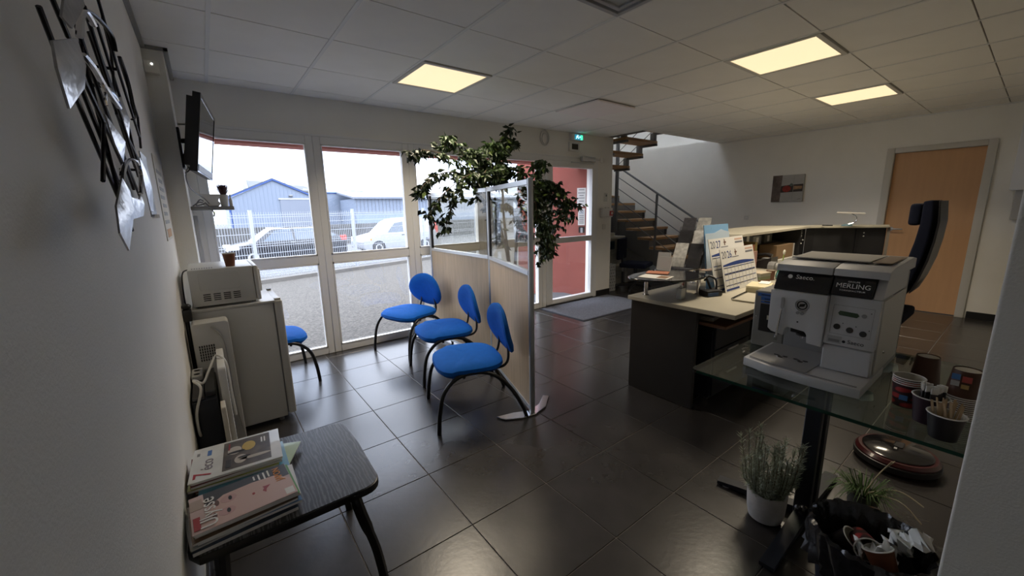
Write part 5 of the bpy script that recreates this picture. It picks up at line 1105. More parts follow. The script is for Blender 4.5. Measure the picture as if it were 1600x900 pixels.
# ---- things in the niche below the raised counter
cb = thing('cardboard_box', 'brown cardboard box on the inner shelf edge below the counter', 'box', (5.25, 1.85, .742))
b = MB(); b.box(5.02, 5.50, 1.74, 1.92, .79, .945, .002, 1); b.build('carton', mat('brown cardboard', (.20, .125, .065), .8), cb, True)
b = MB(); b.box(5.50, 5.56, 1.745, 1.91, .79, .94, .002, 1); b.build('white_flap', LGRP, cb, True)
b = MB(); b.box(4.98, 5.6, 1.72, 1.93, .743, .789, .002, 1); b.build('paper_base', mat('stack of white forms', (.50, .49, .46), .8), cb, True)
fl = thing('file_holder', 'pink plastic file holder right behind the calendar', 'file holder', (4.46, 1.77, .742))
b = MB(); b.box(4.40, 4.52, 1.74, 1.90, .743, .93, .003, 1); b.build('body', mat('salmon plastic', (.45, .26, .21), .6), fl, True)
b = MB(); b.box(4.41, 4.45, 1.745, 1.89, .931, 1.0); b.build('folder', mat('orange folder', (.35, .12, .05), .7), fl, True, smooth=False)
b = MB(); b.box(4.46, 4.51, 1.745, 1.89, .931, 1.02); b.build('folder', mat('olive folder', (.28, .22, .08), .7), fl, True, smooth=False)
tp = thing('desk_telephone', 'black desk telephone under the raised counter', 'telephone', (4.66, 1.72, .742))
b = MB(); b.prism([(-.09, .001), (.09, .001), (.09, .05), (-.09, .12)], -.08, .10, 'x', .004, 1); b.build('base', BLKP, tp)
b = MB(); b.tube([(-.06, -.09, .135), (-.06, -.03, .15), (-.06, .05, .14), (-.06, .1, .10)], [.022, .015, .015, .022], 8); b.build('handset', BLKP, tp)
b = MB(); b.box(.0, .08, -.05, .03, .078, .10, .002, 1); b.build('keypad', GRP, tp)
td = thing('tape_dispenser', 'grey desk tape dispenser in the niche below the counter', 'dispenser', (4.50, 1.58, .742))
b = MB(); b.prism([(-.06, .001), (.07, .001), (.07, .05), (.03, .09), (-.03, .09), (-.06, .06)], -.03, .03, 'y', .006, 2); b.build('body', GRP, td)
b = MB(); b.lathe([(.012, -.012), (.032, -.012), (.032, .012), (.012, .012)], 20, M=Matrix.Rotation(R(90), 4, 'X'), c=(.0, -.045, .05)); b.build('tape_roll', LGRP, td)
for k, (x, z0, h_, c_, lab) in enumerate(((4.75, .95, .13, (.10, .11, .12), 'charcoal binder lying on the inner counter shelf'), (5.0, .95, .10, (.30, .32, .33), 'light grey binder lying on the inner counter shelf'), (5.3, .95, .11, (.14, .15, .14), 'dark green-grey binder on the inner counter shelf'))):
    t = thing('binder', lab, 'binder', (x, 2.0, .949), 0, 'binders on the inner shelf')
    b = MB(); b.box(-.11, .11, -.06, .10, .0, h_, .003, 1); b.build('cover', mat('binder %d' % k, c_, .6), t)
    b = MB(); b.box(-.03, .03, -.0615, -.06, .02, h_-.02); b.build('spine_label', PAPER, t, smooth=False)
# ---- reading lamp on the counter
rl_ = thing('reading_lamp', 'small flexible reading lamp with a long pale head on the counter', 'lamp', (6.08, 1.40, 1.127))
b = MB(); b.lathe([(0, .001), (.055, .001), (.05, .015), (.03, .024), (0, .026)], 20, (0, 0, 0)); b.build('base', mat('blue grey lamp base', (.10, .17, .20), .4), rl_)
b = MB(); b.tube(smoothpath([(.0, -.01, .022), (.02, -.07, .05), (.015, -.075, .11), (.0, -.03, .145)], 6), .005, 6); b.build('neck', CHROME, rl_)
M_ = Matrix.Translation((0, -.02, .15)) @ Matrix.Rotation(R(-75), 4, 'Z') @ Matrix.Rotation(R(3), 4, 'Y')
b = MB(); b.box(-.13, .13, -.022, .022, -.006, .012, .005, 2, M=M_); b.build('lamp_head', mat('pale grey lamp head', (.45, .43, .40), .4), rl_)
pn_ = MB(); pn_.tube([(6.02, 1.52, 1.135), (6.0, 1.62, 1.135)], .007, 8); tag(rebase(pn_.build('pen', BLKP), (6.01, 1.57, 1.128)), 'black pen lying left of the reading lamp', 'pen')

# ================================================================== GLASS TABLE AND COFFEE CORNER
gt = thing('glass_table', 'glass-topped table on a dark steel cross foot', 'table', (1.97, .46, 0))
b = MB(); b.prism(rrect(1.505, 2.36, .005, .785, .02), .738, .750, 'z'); b.build('glass_top', TGLASS, gt, True, smooth=False)
b = MB()
for q in ((1.5035, 1.5048, .03, .76), (2.3602, 2.3615, .03, .76)): b.box(q[0], q[1], q[2], q[3], .7385, .7495)
b.bm.free()
for q in ((1.5035, 1.5048, .03, .76), (1.53, 2.33, .7852, .7865)):
    b = MB(); b.box(*q, .7385, .7495); b.build('glass_edge', TEDGE, gt, True, smooth=False)
b = MB(); b.box(1.95, 1.985, .44, .50, .03, .72, .004, 1); b.build('column', NAVY, gt, True)
b = MB(); b.box(2.03, 2.075, .44, .50, .03, .72, .004, 1); b.build('column', NAVY, gt, True)
b = MB(); b.box(1.985, 2.03, .455, .485, .03, .72); b.build('column_channel', LGRP, gt, True, smooth=False)
for x0, y0, x1, y1 in ((2.0, .47, 1.565, .455), (2.0, .47, 1.93, .82), (2.0, .47, 2.42, .48), (2.0, .47, 2.06, .13)):
    A, B = Vector((x0, y0, 0)), Vector((x1, y1, 0)); d = (B-A).normalized(); e = Vector((-d.y, d.x, 0))
    b = MB(); b.slab([tuple(A+e*.03+Vector((0, 0, .012))), tuple(B+e*.022+Vector((0, 0, .008))), tuple(B+e*.022+Vector((0, 0, .024))), tuple(A+e*.03+Vector((0, 0, .055)))], tuple(-e*.052)); b.build('foot', NAVY, gt, True, smooth=False)
    b = MB(); b.lathe([(0, .0005), (.02, .0005), (.02, .0075), (0, .0075)], 12, tuple(B-d*.04)); b.build('foot_glide', GRP, gt, True)
for x, y in ((1.80, .62), (2.2, .62), (1.80, .30), (2.2, .30)):
    b = MB(); b.lathe([(0, .715), (.03, .715), (.026, .7375), (0, .7375)], 16, (x, y, 0)); b.tube([(2.0, .47, .71), (x, y, .712)], .012, 8); b.build('support_arm', ALU, gt, True)
# ---- suction pads on the glass
sc_ = thing('suction_hooks', 'two tiny clear suction hooks on the glass beside the machine', 'hook', (1.86, .72, .7505))
for x, y in ((0, 0), (.035, .02)):
    b = MB(); b.lathe([(0, .001), (.018, .001), (.008, .012), (.008, .018), (.012, .022), (0, .024)], 14, (x, y, 0)); b.build('suction_cup', ACRY, sc_)

# ---- coffee machine
SIL = mat('silver machine plastic', (.58, .585, .60), .42); SILD = mat('dark silver plastic', (.30, .305, .315), .45); TOPB = mat('beige machine lid', (.55, .525, .48), .4); TINTB = mat('smoked black plastic', (.014, .014, .018), .12, coat=.4)
cm_ = thing('coffee_machine', 'silver automatic coffee machine with a black front window', 'coffee machine', (1.95, .46, .751))
Z0 = .752
tray = [(1.70, .668), (1.672, .56), (1.662, .45), (1.664, .36), (1.672, .287), (1.99, .287), (1.99, .668)]
b = MB(); b.prism(tray, Z0, Z0+.034, 'z', .004, 2); dt = b.build('drip_tray', SIL, cm_, True)
tray2 = [(1.725, .655), (1.700, .56), (1.690, .45), (1.796, .445), (1.975, .445), (1.975, .655)]
b = MB(); b.prism(tray2, Z0+.0342, Z0+.037, 'z'); b.build('tray_grid', SILD, dt, True, smooth=False)
for y in (.57, .50):
    for k, (dx, dy) in enumerate(((0, .0), (.018, .02), (.018, -.012))):
        b = MB(); b.lathe([(0, 0), (.009, 0), (.009, .0015), (0, .0015)], 10, (1.80+dx, y+dy, Z0+.0372), sx=.7); b.build('drain_hole', BLKP, dt, True)
    b = MB(); b.lathe([(0, 0), (.007, 0), (.007, .003), (0, .003)], 8, (1.806, y+.008, Z0+.0374)); b.build('drain_cap', CHROME, dt, True)
for k in range(2):
    b = MB(); pts = [(1.712+.008*k, .65, Z0+.0352), (1.688+.008*k, .56, Z0+.0352), (1.679+.008*k, .45, Z0+.0352), (1.682+.008*k, .30, Z0+.0352)]; b.tube(pts, .0012, 5); b.build('tray_line', SILD, dt, True)
b = MB(); b.box(1.985, 2.26, .295, .625, Z0, 1.13, .004, 1); b.build('rear_body', SILD, cm_, True)
b = MB(); b.box(1.80, 1.984, .293, .436, Z0+.035, .884, .004, 1); b.build('grounds_door', SIL, cm_, True)
b = MB(); b.prism([(1.792, .888), (1.984, .888), (1.984, 1.068), (1.815, 1.068)], .291, .436, 'y', .004, 2); cpn = b.build('control_panel', SIL, cm_, True)
fas = [(.625, 1.066), (.438, 1.066), (.438, .868), (.487, .872), (.49, .905), (.497, .915), (.555, .922), (.562, .915), (.567, .884), (.61, .893), (.625, .905)]
b = MB(); b.prism(fas, 1.79, 1.84, 'x', .004, 2, M=None); fa = b.build('brew_fascia', mat('bright silver plastic', (.68, .68, .69), .4), cm_, True)
b = MB(); b.box(1.842, 1.984, .438, .62, .93, 1.066, .003, 1); b.build('brew_housing', SILD, cm_, True)
b = MB(); b.box(1.842, 1.93, .49, .56, .89, .929, .004, 1); b.lathe([(0, 0), (.028, 0), (.03, .008), (0, .008)], 18, (1.86, .515, .884)); sp2 = b.build('coffee_spout', BLKP, cm_, True)
b = MB(); b.lathe([(0, 0), (.006, 0), (.009, .012), (0, .012)], 12, (1.85, .52, .872)); b.build('spout_nozzle', CHROME, cm_, True)
b = MB(); b.prism([(1.80, 1.067), (2.20, 1.067), (2.20, 1.138), (1.838, 1.138)], .44, .622, 'y', .003, 1); b.build('bean_window', TINTB, cm_, True)
b = MB(); b.prism([(1.812, 1.069), (2.20, 1.069), (2.20, 1.138), (1.84, 1.138)], .318, .438, 'y', .002, 1); b.build('logo_panel', TINTB, cm_, True)
b = MB(); b.prism([(1.816, 1.069), (2.20, 1.069), (2.20, 1.138), (1.86, 1.138)], .291, .317, 'y', .002, 1); b.build('corner_trim', SIL, cm_, True)
b = MB(); b.prism([(1.830, 1.139), (2.28, 1.139), (2.28, 1.178), (2.22, 1.186), (1.90, 1.176), (1.838, 1.165)], .285, .44, 'y', .004, 2); b.build('lid', SIL, cm_, True)
b = MB(); b.prism([(1.828, 1.139), (2.28, 1.139), (2.28, 1.178), (2.22, 1.186), (1.90, 1.176), (1.836, 1.165)], .442, .628, 'y', .004, 2); b.build('lid', SIL, cm_, True)
b = MB(); b.box(1.93, 2.2, .36, .61, 1.183, 1.188, .002, 1); b.build('lid_inlay', TOPB, cm_, True)
b = MB(); b.box(1.93, 2.2, .3, .355, 1.183, 1.187, .002, 1); b.build('lid_inlay', mat('bronze tinted lid', (.30, .23, .17), .35), cm_, True)
b = MB(); b.box(1.83, 2.18, .2865, .2935, Z0+.04, 1.066, .002, 1); b.build('side_panel', mat('warm silver panel', (.58, .57, .54), .4), cm_, True)
for k in range(14):
    b = MB(); b.box(2.19, 2.245, .2925, .2965, .80+.012*k, .806+.012*k); b.build('side_vent', BLKP, cm_, True, smooth=False)
b = MB(); b.lathe([(0, 0), (.006, 0), (.004, .004), (0, .004)], 10, M=Matrix.Rotation(R(90), 4, 'X'), c=(1.93, .2865, .86)); b.build('side_lock', CHROME, cm_, True)
# controls: x is towards the viewer's left (+y), z up, on the leaning panel
nrm_ = Vector((-.18, 0, .023)).normalized()
def cpt(y, z, d=.0): return Vector((1.792+(z-.888)*.1278-.001-d, y, z))
PX, PZ = (0, -1, 0), Vector((.1278, 0, 1)).normalized()
MX = Matrix(((0, PZ.x, -1, 0), (-1, 0, 0, 0), (0, PZ.z, 0.1278, 0), (0, 0, 0, 1)))
def disc(nm, y, z, r_, h_, m, par=cm_):
    b = MB(); b.lathe([(0, 0), (r_, 0), (r_*.92, h_), (0, h_)], 18, M=MX, c=tuple(cpt(y, z))); return b.build(nm, m, par, True)
for y, z in ((.402, .957), (.364, .951), (.326, .945)): disc('selector_button', y, z, .0105, .003, mat('dark grey button', (.03, .03, .032), .4))
disc('menu_button', .331, 1.008, .0075, .003, SILD)
for y, z in ((.386, .972), (.348, .967), (.311, .96), (.313, 1.02)): disc('status_led', y, z, .0018, .001, BLKP)
b = MB(); b.slab([tuple(cpt(.405+.0*i, z)) for i, z in ((0, 1.008),)]+[tuple(cpt(.40, 1.0)), tuple(cpt(.35, .998)), tuple(cpt(.344, 1.006)), tuple(cpt(.35, 1.014)), tuple(cpt(.40, 1.016))], (-.0012, 0, 0)); b.build('display', mat('green display', (.035, .07, .035), .3), cm_, True, smooth=False)
for q in ((.42, .421, .93, 1.035), (.305, .306, .93, 1.035)):
    b = MB(); b.slab([tuple(cpt(q[0], q[2])), tuple(cpt(q[1], q[2])), tuple(cpt(q[1], q[3])), tuple(cpt(q[0], q[3]))], (-.0006, 0, 0)); b.build('panel_line', SILD, cm_, True, smooth=False)
for z in (.93, 1.035):
    b = MB(); b.slab([tuple(cpt(.42, z)), tuple(cpt(.305, z)), tuple(cpt(.305, z+.0012)), tuple(cpt(.42, z+.0012))], (-.0006, 0, 0)); b.build('panel_line', SILD, cm_, True, smooth=False)
b = MB(); b.slab([tuple(cpt(.425, .895)), tuple(cpt(.382, .895)), tuple(cpt(.382, .922)), tuple(cpt(.425, .922))], (-.0006, 0, 0)); lbx = b.build('serial_label', LGRP, cm_, True, smooth=False)
b = MB(); b.slab([tuple(cpt(.42, .9, .0007)), tuple(cpt(.387, .9, .0007)), tuple(cpt(.387, .91, .0007)), tuple(cpt(.42, .91, .0007))], (-.0004, 0, 0)); b.build('serial_print', GRP, lbx, True, smooth=False)
text('Saeco', .020, INK, cm_, cpt(.341, .908, .0006), PX, PZ, 'brand_lettering'); disc('brand_emblem', .375, .906, .005, .001, INK)
WZ = Vector((.038, 0, .071)).normalized()
def wpt(y, z, x0=1.80): return Vector((x0+(z-1.068)*(.535 if x0 < 1.81 else .4058)-.0012, y, z))
WZ2 = Vector((.028, 0, .069)).normalized()
text('Saeco.', .024, WHT, cm_, wpt(.525, 1.120), PX, WZ, 'brand_lettering')
b = MB(); b.lathe([(0, 0), (.008, 0), (.008, .001), (0, .001)], 14, M=MX, c=tuple(wpt(.575, 1.120, 1.7995))); b.build('brand_emblem', WHT, cm_, True)
text('MERLING', .024, WHT, cm_, wpt(.378, 1.106, 1.812), PX, WZ2, 'brand_lettering'); text('TORREFACTEUR', .0075, WHT, cm_, wpt(.378, 1.090, 1.812), PX, WZ2, 'brand_lettering', sx=1.35); text('GROUPE', .0075, WHT, cm_, wpt(.378, 1.121, 1.812), PX, WZ2, 'brand_lettering', sx=1.2)
MF = Matrix(((0, 0, -1, 0), (-1, 0, 0, 0), (0, 1, 0, 0), (0, 0, 0, 1)))
def fdisc(nm, y, z, r0, r1, h_, m): b = MB(); b.lathe([(r0, 0), (r1, 0), (r1, h_), (r0, h_)], 24, M=MF, c=(1.7895, y, z)); return b.build(nm, m, cm_, True)
fdisc('emblem_ring', .513, 1.018, .0135, .0175, .002, BLKP); fdisc('emblem_ring', .513, 1.018, .021, .0235, .0015, SILD)
b = MB(); b.prism([(.524, 1.010), (.506, 1.014), (.502, 1.026), (.520, 1.022)], 1.7875, 1.789, 'x'); b.build('emblem_bar', BLKP, cm_, True, smooth=False)
for y in (.525, .510): fdisc('adjust_knob', y, .986, 0.0, .006, .002, SILD)
fdisc('adjust_knob', .522, .950, 0.0, .003, .001, BLKP)
b = MB(); b.prism(rrect(.573, .585, .995, 1.04, .005), 1.786, 1.7895, 'x', .001, 1); b.build('steam_lever', LGRP, cm_, True)
b = MB(); b.tube([(1.783, .579, .995), (1.783, .584, .93), (1.783, .588, .875)], .004, 8); b.build('steam_wand', CHROME, cm_, True)
b = MB(); b.tube([(1.783, .588, .882), (1.783, .589, .862)], .007, 8); b.build('wand_tip', glassmat('clear tip', (.85, .85, .85), .9, .2), cm_, True)
# ---- coin unit
cu_ = thing('coin_unit', 'grey metal coin box with blue labels left of the coffee machine', 'coin box', (2.09, .70, .751))
b = MB(); b.box(2.0, 2.2, .632, .762, Z0, 1.012, .004, 1); b.build('case', mat('grey brushed case', (.27, .265, .25), .45, .3), cu_, True)
b = MB(); b.box(1.996, 2.0, .644, .735, .825, .955, .002, 1); cpl = b.build('coin_panel', BLKP, cu_, True)
b = MB(); b.box(1.9945, 1.996, .682, .702, .883, .903); b.build('return_button', mat('ivory button', (.55, .52, .42), .5), cpl, True, smooth=False)
for z0, z1 in ((.915, .945), (.835, .865)):
    b = MB(); b.box(1.9945, 1.996, .688, .692, z0, z1); b.build('coin_slot', mat('deep black', (.003, .003, .003), .8), cpl, True, smooth=False)
for z0, z1, y1 in ((.988, 1.003, .75), (.970, .986, .735), (.952+.006, .966, .735)):
    b = MB(); b.box(1.9985, 2.0, .645, y1, z0, z1); bl_ = b.build('blue_label', mat('blue tape', (.04, .14, .48), .5), cu_, True, smooth=False)
    b = MB(); b.box(1.998, 1.9985, .66, y1-.015, z0+.005, z0+.009); b.build('label_print', INK, bl_, True, smooth=False)
b = MB(); b.ball((1.999, .748, .89), .004, .004, .004, sub=1); b.build('lock', CHROME, cu_, True)

# ---- cups
TART = bpy.data.materials.new('red tartan paper'); TART.use_nodes = True
n = TART.node_tree.nodes; l = TART.node_tree.links; p = n['Principled BSDF']; p.inputs['Roughness'].default_value = .55
t_ = n.new('ShaderNodeTexCoord'); w1 = n.new('ShaderNodeTexWave'); w1.bands_direction = 'Z'; w1.inputs['Scale'].default_value = 13; w2 = n.new('ShaderNodeTexWave'); w2.bands_direction = 'DIAGONAL'; w2.inputs['Scale'].default_value = 9
mu = n.new('ShaderNodeMath'); mu.operation = 'MULTIPLY'; cr = n.new('ShaderNodeValToRGB'); cr.color_ramp.elements[0].position = .12; cr.color_ramp.elements[0].color = (.03, .006, .008, 1); cr.color_ramp.elements[1].position = .4; cr.color_ramp.elements[1].color = (.36, .022, .022, 1)
l.new(t_.outputs['Object'], w1.inputs['Vector']); l.new(t_.outputs['Object'], w2.inputs['Vector']); l.new(w1.outputs['Fac'], mu.inputs[0]); l.new(w2.outputs['Fac'], mu.inputs[1]); l.new(mu.outputs[0], cr.inputs['Fac']); l.new(cr.outputs['Color'], p.inputs['Base Color'])
CT = .7505
def stack(name, label, loc, r0, r1, h, n_, m, step=.006, group='paper cup stacks', flip=False):
    t = thing(name, label, 'cups', loc, 0, group)
    Mf = Matrix.Translation((0, 0, h+.001)) @ Matrix.Rotation(R(180), 4, 'X') if flip else Matrix.Translation((0, 0, .001))
    for i in range(n_):
        M = Matrix.Translation((0, 0, step*i)) @ Mf
        b = MB(); b.lathe([(0, .004), (r0*.95, .004), (r0, 0), (r1, h-.001), (r1-.0014, h-.001), (r0-.0014, .008), (0, .008)], 28, M=M); o = b.build('cup', m, t)
        b = MB(); b.lathe([(r1+.0022*math.cos(R(a)), h+.0018*math.sin(R(a))) for a in range(0, 361, 60)], 28, M=M); b.build('rim', PAPER, o)
        if i == n_-1:
            b = MB(); b.lathe([(0, .009), (r0-.002, .009), (r1-.0018, h-.0015)], 28, M=M); b.build('lining', LINING, o)
            b = MB(); b.lathe([(0, .0025), (r0*.9, .0025), (r0*.9, .0035), (0, .0035)], 28, M=M); b.build('base_disc', LINING, o)
    return t
s_1 = stack('cup_stack', 'stack of red tartan paper cups beside the coffee machine', (1.742, .186, CT), .031, .038, .078, 4, TART, .0065)
b = MB(); b.slab([(-.0375, .012, .028), (-.0375, -.008, .028), (-.0388, -.008, .045), (-.0388, .012, .045)], (-.0006, 0, 0)); b.build('blue_emblem', mat('blue cup print', (.06, .18, .42), .5), s_1, smooth=False)
cup('upturned_cup', 'single brown paper cup turned upside down behind the tartan stack', (2.02, .178, CT+.003), .031, .041, .10, DKCUP, M=Matrix.Translation((0, 0, .10)) @ Matrix.Rotation(R(180), 4, 'X'))
b = MB(); b.lathe([(0, 0), (.029, 0), (.029, .001), (0, .001)], 24, (2.02, .178, CT+.1)); b.bm.free()
s_2 = stack('cup_stack', 'tall stack of upturned brown printed cups at the wall edge', (1.775, .070, CT), .031, .040, .082, 12, DKCUP, .0062, flip=True)
for q, m_ in (((.010, .028, .125, .142), mat('blue cup print', (.06, .18, .42), .5)), ((-.014, .006, .12, .138), mat('red cup print', (.40, .06, .05), .5)), ((.010, .028, .105, .12), LGRP), ((-.010, .006, .10, .112), mat('gold print', (.45, .30, .10), .5))):
    b = MB(); b.slab([(-.0378, q[0], q[2]), (-.0378, q[1], q[2]), (-.0360, q[1], q[3]), (-.0360, q[0], q[3])], (-.0012, 0, 0)); b.build('printed_patch', m_, s_2, smooth=False)
PURP = mat('aubergine paper cup', (.028, .010, .022), .45); BLCUP = mat('black paper cup', (.014, .012, .016), .4)
cup('sugar_cup', 'dark purple paper cup filled with sugar sachets', (1.655, .125, CT), .031, .040, .082, PURP)
for i in range(11):
    t = thing('sugar_sachet', 'dark sugar sachet with a white end standing in the purple cup', 'sachet', (1.655+random.uniform(-.02, .02), .125+random.uniform(-.02, .02), CT+.012), random.uniform(0, 6.2), 'sugar sachets'); t.rotation_euler.x = random.uniform(-.16, .16)
    b = MB(); b.box(-.008, .008, -.002, .002, 0, .085, .001, 1); b.build('sleeve', mat('dark sachet paper', (.03, .025, .03), .5), t)
    b = MB(); b.box(-.0085, .0085, -.0024, .0024, .085, .104, .001, 1); b.build('white_end', PAPER, t)
cup('stirrer_cup', 'black paper cup of wooden stirrers at the glass edge', (1.570, .083, CT), .029, .039, .072, BLCUP)
for i in range(16):
    a = random.uniform(0, 6.28); r_ = random.uniform(.004, .018)
    t = tag(MB().box(-.0028, .0028, -.0008, .0008, 0, random.uniform(.092, .115)).build('wooden_stirrer', mat('birch stirrer', (.46, .33, .19), .7), smooth=False), 'thin wooden stirrer standing in the black paper cup', 'stirrer', 'wooden stirrers')
    t.location = (1.570+r_*math.cos(a), .083+r_*math.sin(a), CT+.010); t.rotation_euler = (-.30*math.sin(a)*r_/.018, .30*math.cos(a)*r_/.018, a)

# ================================================================== UNDER THE TABLE
# ---- robot vacuum
rv = thing('robot_vacuum', 'round dark red robot vacuum cleaner on the floor under the table', 'vacuum', (2.84, .30, 0))
b = MB(); b.lathe([(0, .012), (.165, .012), (.172, .03), (.172, .06), (.16, .075), (0, .078)], 40); b.build('body', mat('dark red shell', (.05, .008, .01), .3, coat=.3), rv)
b = MB(); b.lathe([(0, .0785), (.135, .0775), (.145, .079), (.14, .083), (0, .086)], 40); b.build('top_plate', mat('black glossy lid', (.012, .011, .012), .15, coat=.5), rv)
b = MB(); b.lathe([(.1725, .02), (.178, .022), (.178, .05), (.1725, .052)], 40); b.build('bumper', BLKP, rv)
b = MB(); b.box(-.02, .0, .0, .012, .0862, .0872); b.build('brand_mark', LGRP, rv, smooth=False)
b = MB(); b.box(.01, .08, -.02, .02, .0855, .0868, .004, 1); b.build('control_strip', BLKP, rv)
for s_ in (-1, 1):
    b = MB(); b.lathe([(0, -.012), (.03, -.012), (.03, .012), (0, .012)], 16, M=Matrix.Rotation(R(90), 4, 'X'), c=(0, s_*.11, .0305)); b.build('wheel', BLKP, rv)
# ---- rosemary in a grey pot
ro = thing('potted_rosemary', 'rosemary bush in a pale grey concrete pot by the table leg', 'plant', (1.855, .575, 0))
b = MB(); b.lathe([(0, .001), (.05, .001), (.066, .012), (.074, .05), (.079, .135), (.078, .142), (.071, .142), (.068, .12), (0, .118)], 30); b.build('pot', mat('pale grey concrete pot', (.50, .48, .47), .85, var=.15, vscale=14, bump=.2), ro)
b = MB(); b.lathe([(0, .122), (.0695, .120), (.0695, .112), (0, .112)], 20); b.build('soil', mat('potting soil', (.03, .022, .015), .95, bump=.6), ro)
nl = MB(); ROSE = mat('grey green needles', (.32, .36, .27), .7, var=.4, vscale=40)
for i in range(58):
    a = random.uniform(0, 6.28); r_ = random.random()**.6; lean = r_*random.uniform(.15, .62)
    h_ = random.uniform(.14, .345)*(1-.5*lean); p0 = Vector((.045*r_*math.cos(a), .045*r_*math.sin(a), .12)); p3 = p0+Vector((lean*h_*math.cos(a), lean*h_*math.sin(a), h_)); p1 = p0.lerp(p3, .45)+Vector((.02*math.cos(a), .02*math.sin(a), -.01))
    k = smoothpath([p0, p1, p3], 8); b = MB(); b.tube(k, .0016, 5); b.build('twig', mat('rosemary twig', (.12, .10, .06), .8), ro)
    for j, q in enumerate(k):
        if j < 2: continue
        tdir = (k[min(j+1, len(k)-1)]-k[j-1]).normalized()
        for e in range(8):
            aa = random.uniform(0, 6.28); o1 = tdir.orthogonal().normalized(); o2 = tdir.cross(o1); d = (tdir*.75+o1*math.cos(aa)+o2*math.sin(aa)).normalized(); L = random.uniform(.016, .027)
            q_ = q+tdir*random.uniform(-.008, .008); wv_ = d.cross(tdir).normalized()*.0017
            nl.poly([q_-wv_, q_+wv_, q_+d*L+wv_*.4, q_+d*L-wv_*.4])
o = nl.build('needles', ROSE, ro, smooth=False); o['kind'] = 'stuff'
# ---- low wispy plant behind the bin
wp = thing('trailing_plant', 'wispy green trailing plant in a small pot behind the bin', 'plant', (2.26, .32, 0))
b = MB(); b.lathe([(0, .001), (.05, .001), (.06, .09), (.055, .09), (.05, .08), (0, .08)], 20); b.build('pot', mat('dark plant pot', (.05, .05, .045), .7), wp)
gb = MB()
for i in range(120):
    a = random.uniform(0, 6.28); L = random.uniform(.06, .15); p0 = Vector((.03*math.cos(a), .03*math.sin(a), .08)); p1 = p0+Vector((L*.5*math.cos(a), L*.5*math.sin(a), random.uniform(.02, .08))); p2 = p0+Vector((L*math.cos(a), L*math.sin(a), random.uniform(-.03, .05))); wv_ = Vector((-math.sin(a), math.cos(a), 0))*.0022
    gb.poly([p0-wv_, p0+wv_, p1+wv_, p1-wv_]); gb.poly([p1-wv_, p1+wv_, p2])
o = gb.build('grass_blades', mat('fresh green blades', (.07, .13, .035), .7), wp, smooth=False); o['kind'] = 'stuff'
for q in ([(0, 0, .08), (.10, -.03, .16), (.2, -.06, .19)], [(.12, -.035, .165), (.13, -.06, .22)], [(0, 0, .08), (.05, -.10, .13), (.02, -.19, .12)], [(0, 0, .08), (-.05, -.12, .14), (-.10, -.20, .11)]):
    b = MB(); b.tube(smoothpath(q, 5), .003, 5); b.build('dry_stem', mat('dry stem', (.30, .26, .18), .8), wp)
# ---- waste bin with liner and rubbish
bn = thing('waste_bin', 'black waste bin with a crumpled black liner under the table edge', 'bin', (1.66, .20, 0))
BR_ = .155
b = MB(); b.lathe([(0, .002), (.12, .002), (BR_, .285), (BR_-.004, .285), (.115, .008), (0, .008)], 40); b.build('bucket', NAVY, bn)
bm = bmesh.new(); n_ = 72; prof = [(.100, .10, .004), (.125, .18, .007), (BR_-.008, .285, .006), (BR_+.003, .302, .006), (BR_+.014, .294, .008), (BR_+.011, .25, .012), (BR_+.008, .20, .014), (BR_+.012, .165, .018)]
rings = []
for r_, z_, wv_ in prof:
    rings.append([bm.verts.new(((r_+wv_*math.sin(j*1.7+z_*40)*random.uniform(.3, 1))*math.cos(2*math.pi*j/n_), (r_+wv_*math.sin(j*1.7+z_*40)*random.uniform(.3, 1))*math.sin(2*math.pi*j/n_), z_+random.uniform(-.006, .006))) for j in range(n_)])
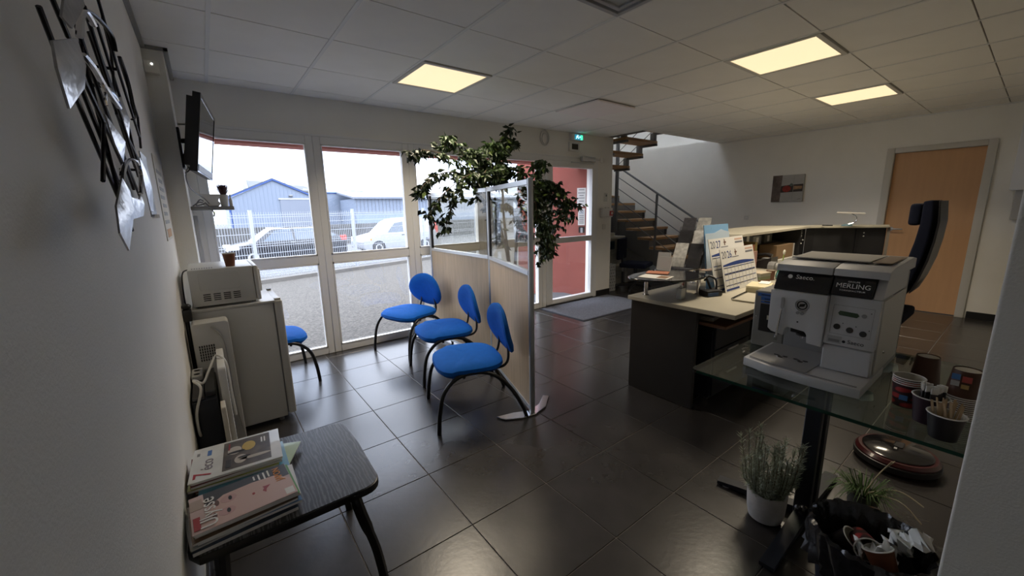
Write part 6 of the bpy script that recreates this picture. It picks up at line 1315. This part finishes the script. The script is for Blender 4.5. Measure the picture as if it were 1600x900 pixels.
for A, B in zip(rings, rings[1:]):
    for j in range(n_): bm.faces.new((A[j], A[(j+1) % n_], B[(j+1) % n_], B[j]))
r_ = bm.faces.new(rings[0][::-1])
m = MB(); m._merge(bm); m.build('liner', mat('black bin liner', (.010, .010, .012), .22, bump=.4, bscale=25), bn)
b = MB(); b.ball((-.02, .185, .275), .016, .018, .022); b.ball((-.035, .20, .285), .012, .012, .014); b.build('liner_knot', mat('black bin liner', (.01, .01, .012), .22), bn)
Mx = Matrix.Rotation(R(-62), 4, 'Z') @ Matrix.Rotation(R(80), 4, 'X')
cup('discarded_cup', 'red tartan paper cup lying on its side in the bin', (1.70, .235, .245), .028, .039, .09, TART, M=Mx)
cup('discarded_cup', 'brown paper cup tipped over at the near edge of the bin', (1.60, .135, .215), .030, .040, .085, BRCUP, M=Matrix.Rotation(R(-20), 4, 'Z') @ Matrix.Rotation(R(-28), 4, 'X'))
cup('discarded_cup', 'dark cup half buried at the left of the bin', (1.645, .290, .20), .026, .036, .08, BLCUP, M=Matrix.Rotation(R(40), 4, 'X'))
def tissue(label, loc, sc, seed):
    random.seed(seed); bm = bmesh.new(); n_ = 9
    v = [[bm.verts.new(((i/(n_-1)-.5)*sc, (j/(n_-1)-.5)*sc, random.uniform(-.5, .5)*sc*.34+.25*sc*math.sin(i*1.1+seed)*math.cos(j*.9))) for j in range(n_)] for i in range(n_)]
    for i in range(n_-1):
        for j in range(n_-1): bm.faces.new((v[i][j], v[i+1][j], v[i+1][j+1], v[i][j+1]))
    m = MB(); m._merge(bm); o = m.build('paper_tissue', mat('white tissue', (.86, .86, .86), .9), smooth=True)
    sm = o.modifiers.new('thickness', 'SOLIDIFY'); sm.thickness = .0012
    o.location = loc; o.rotation_euler = (random.uniform(-.9, .9), random.uniform(-.9, .3), random.uniform(0, 3)); return tag(o, label, 'tissue', 'crumpled tissues in the bin')
tissue('large crumpled white tissue standing highest in the bin', (1.70, .115, .30), .11, 3); tissue('crumpled tissue tucked between the two cups in the bin', (1.635, .175, .255), .09, 5); tissue('small tissue at the far rim of the bin', (1.745, .13, .265), .07, 9)
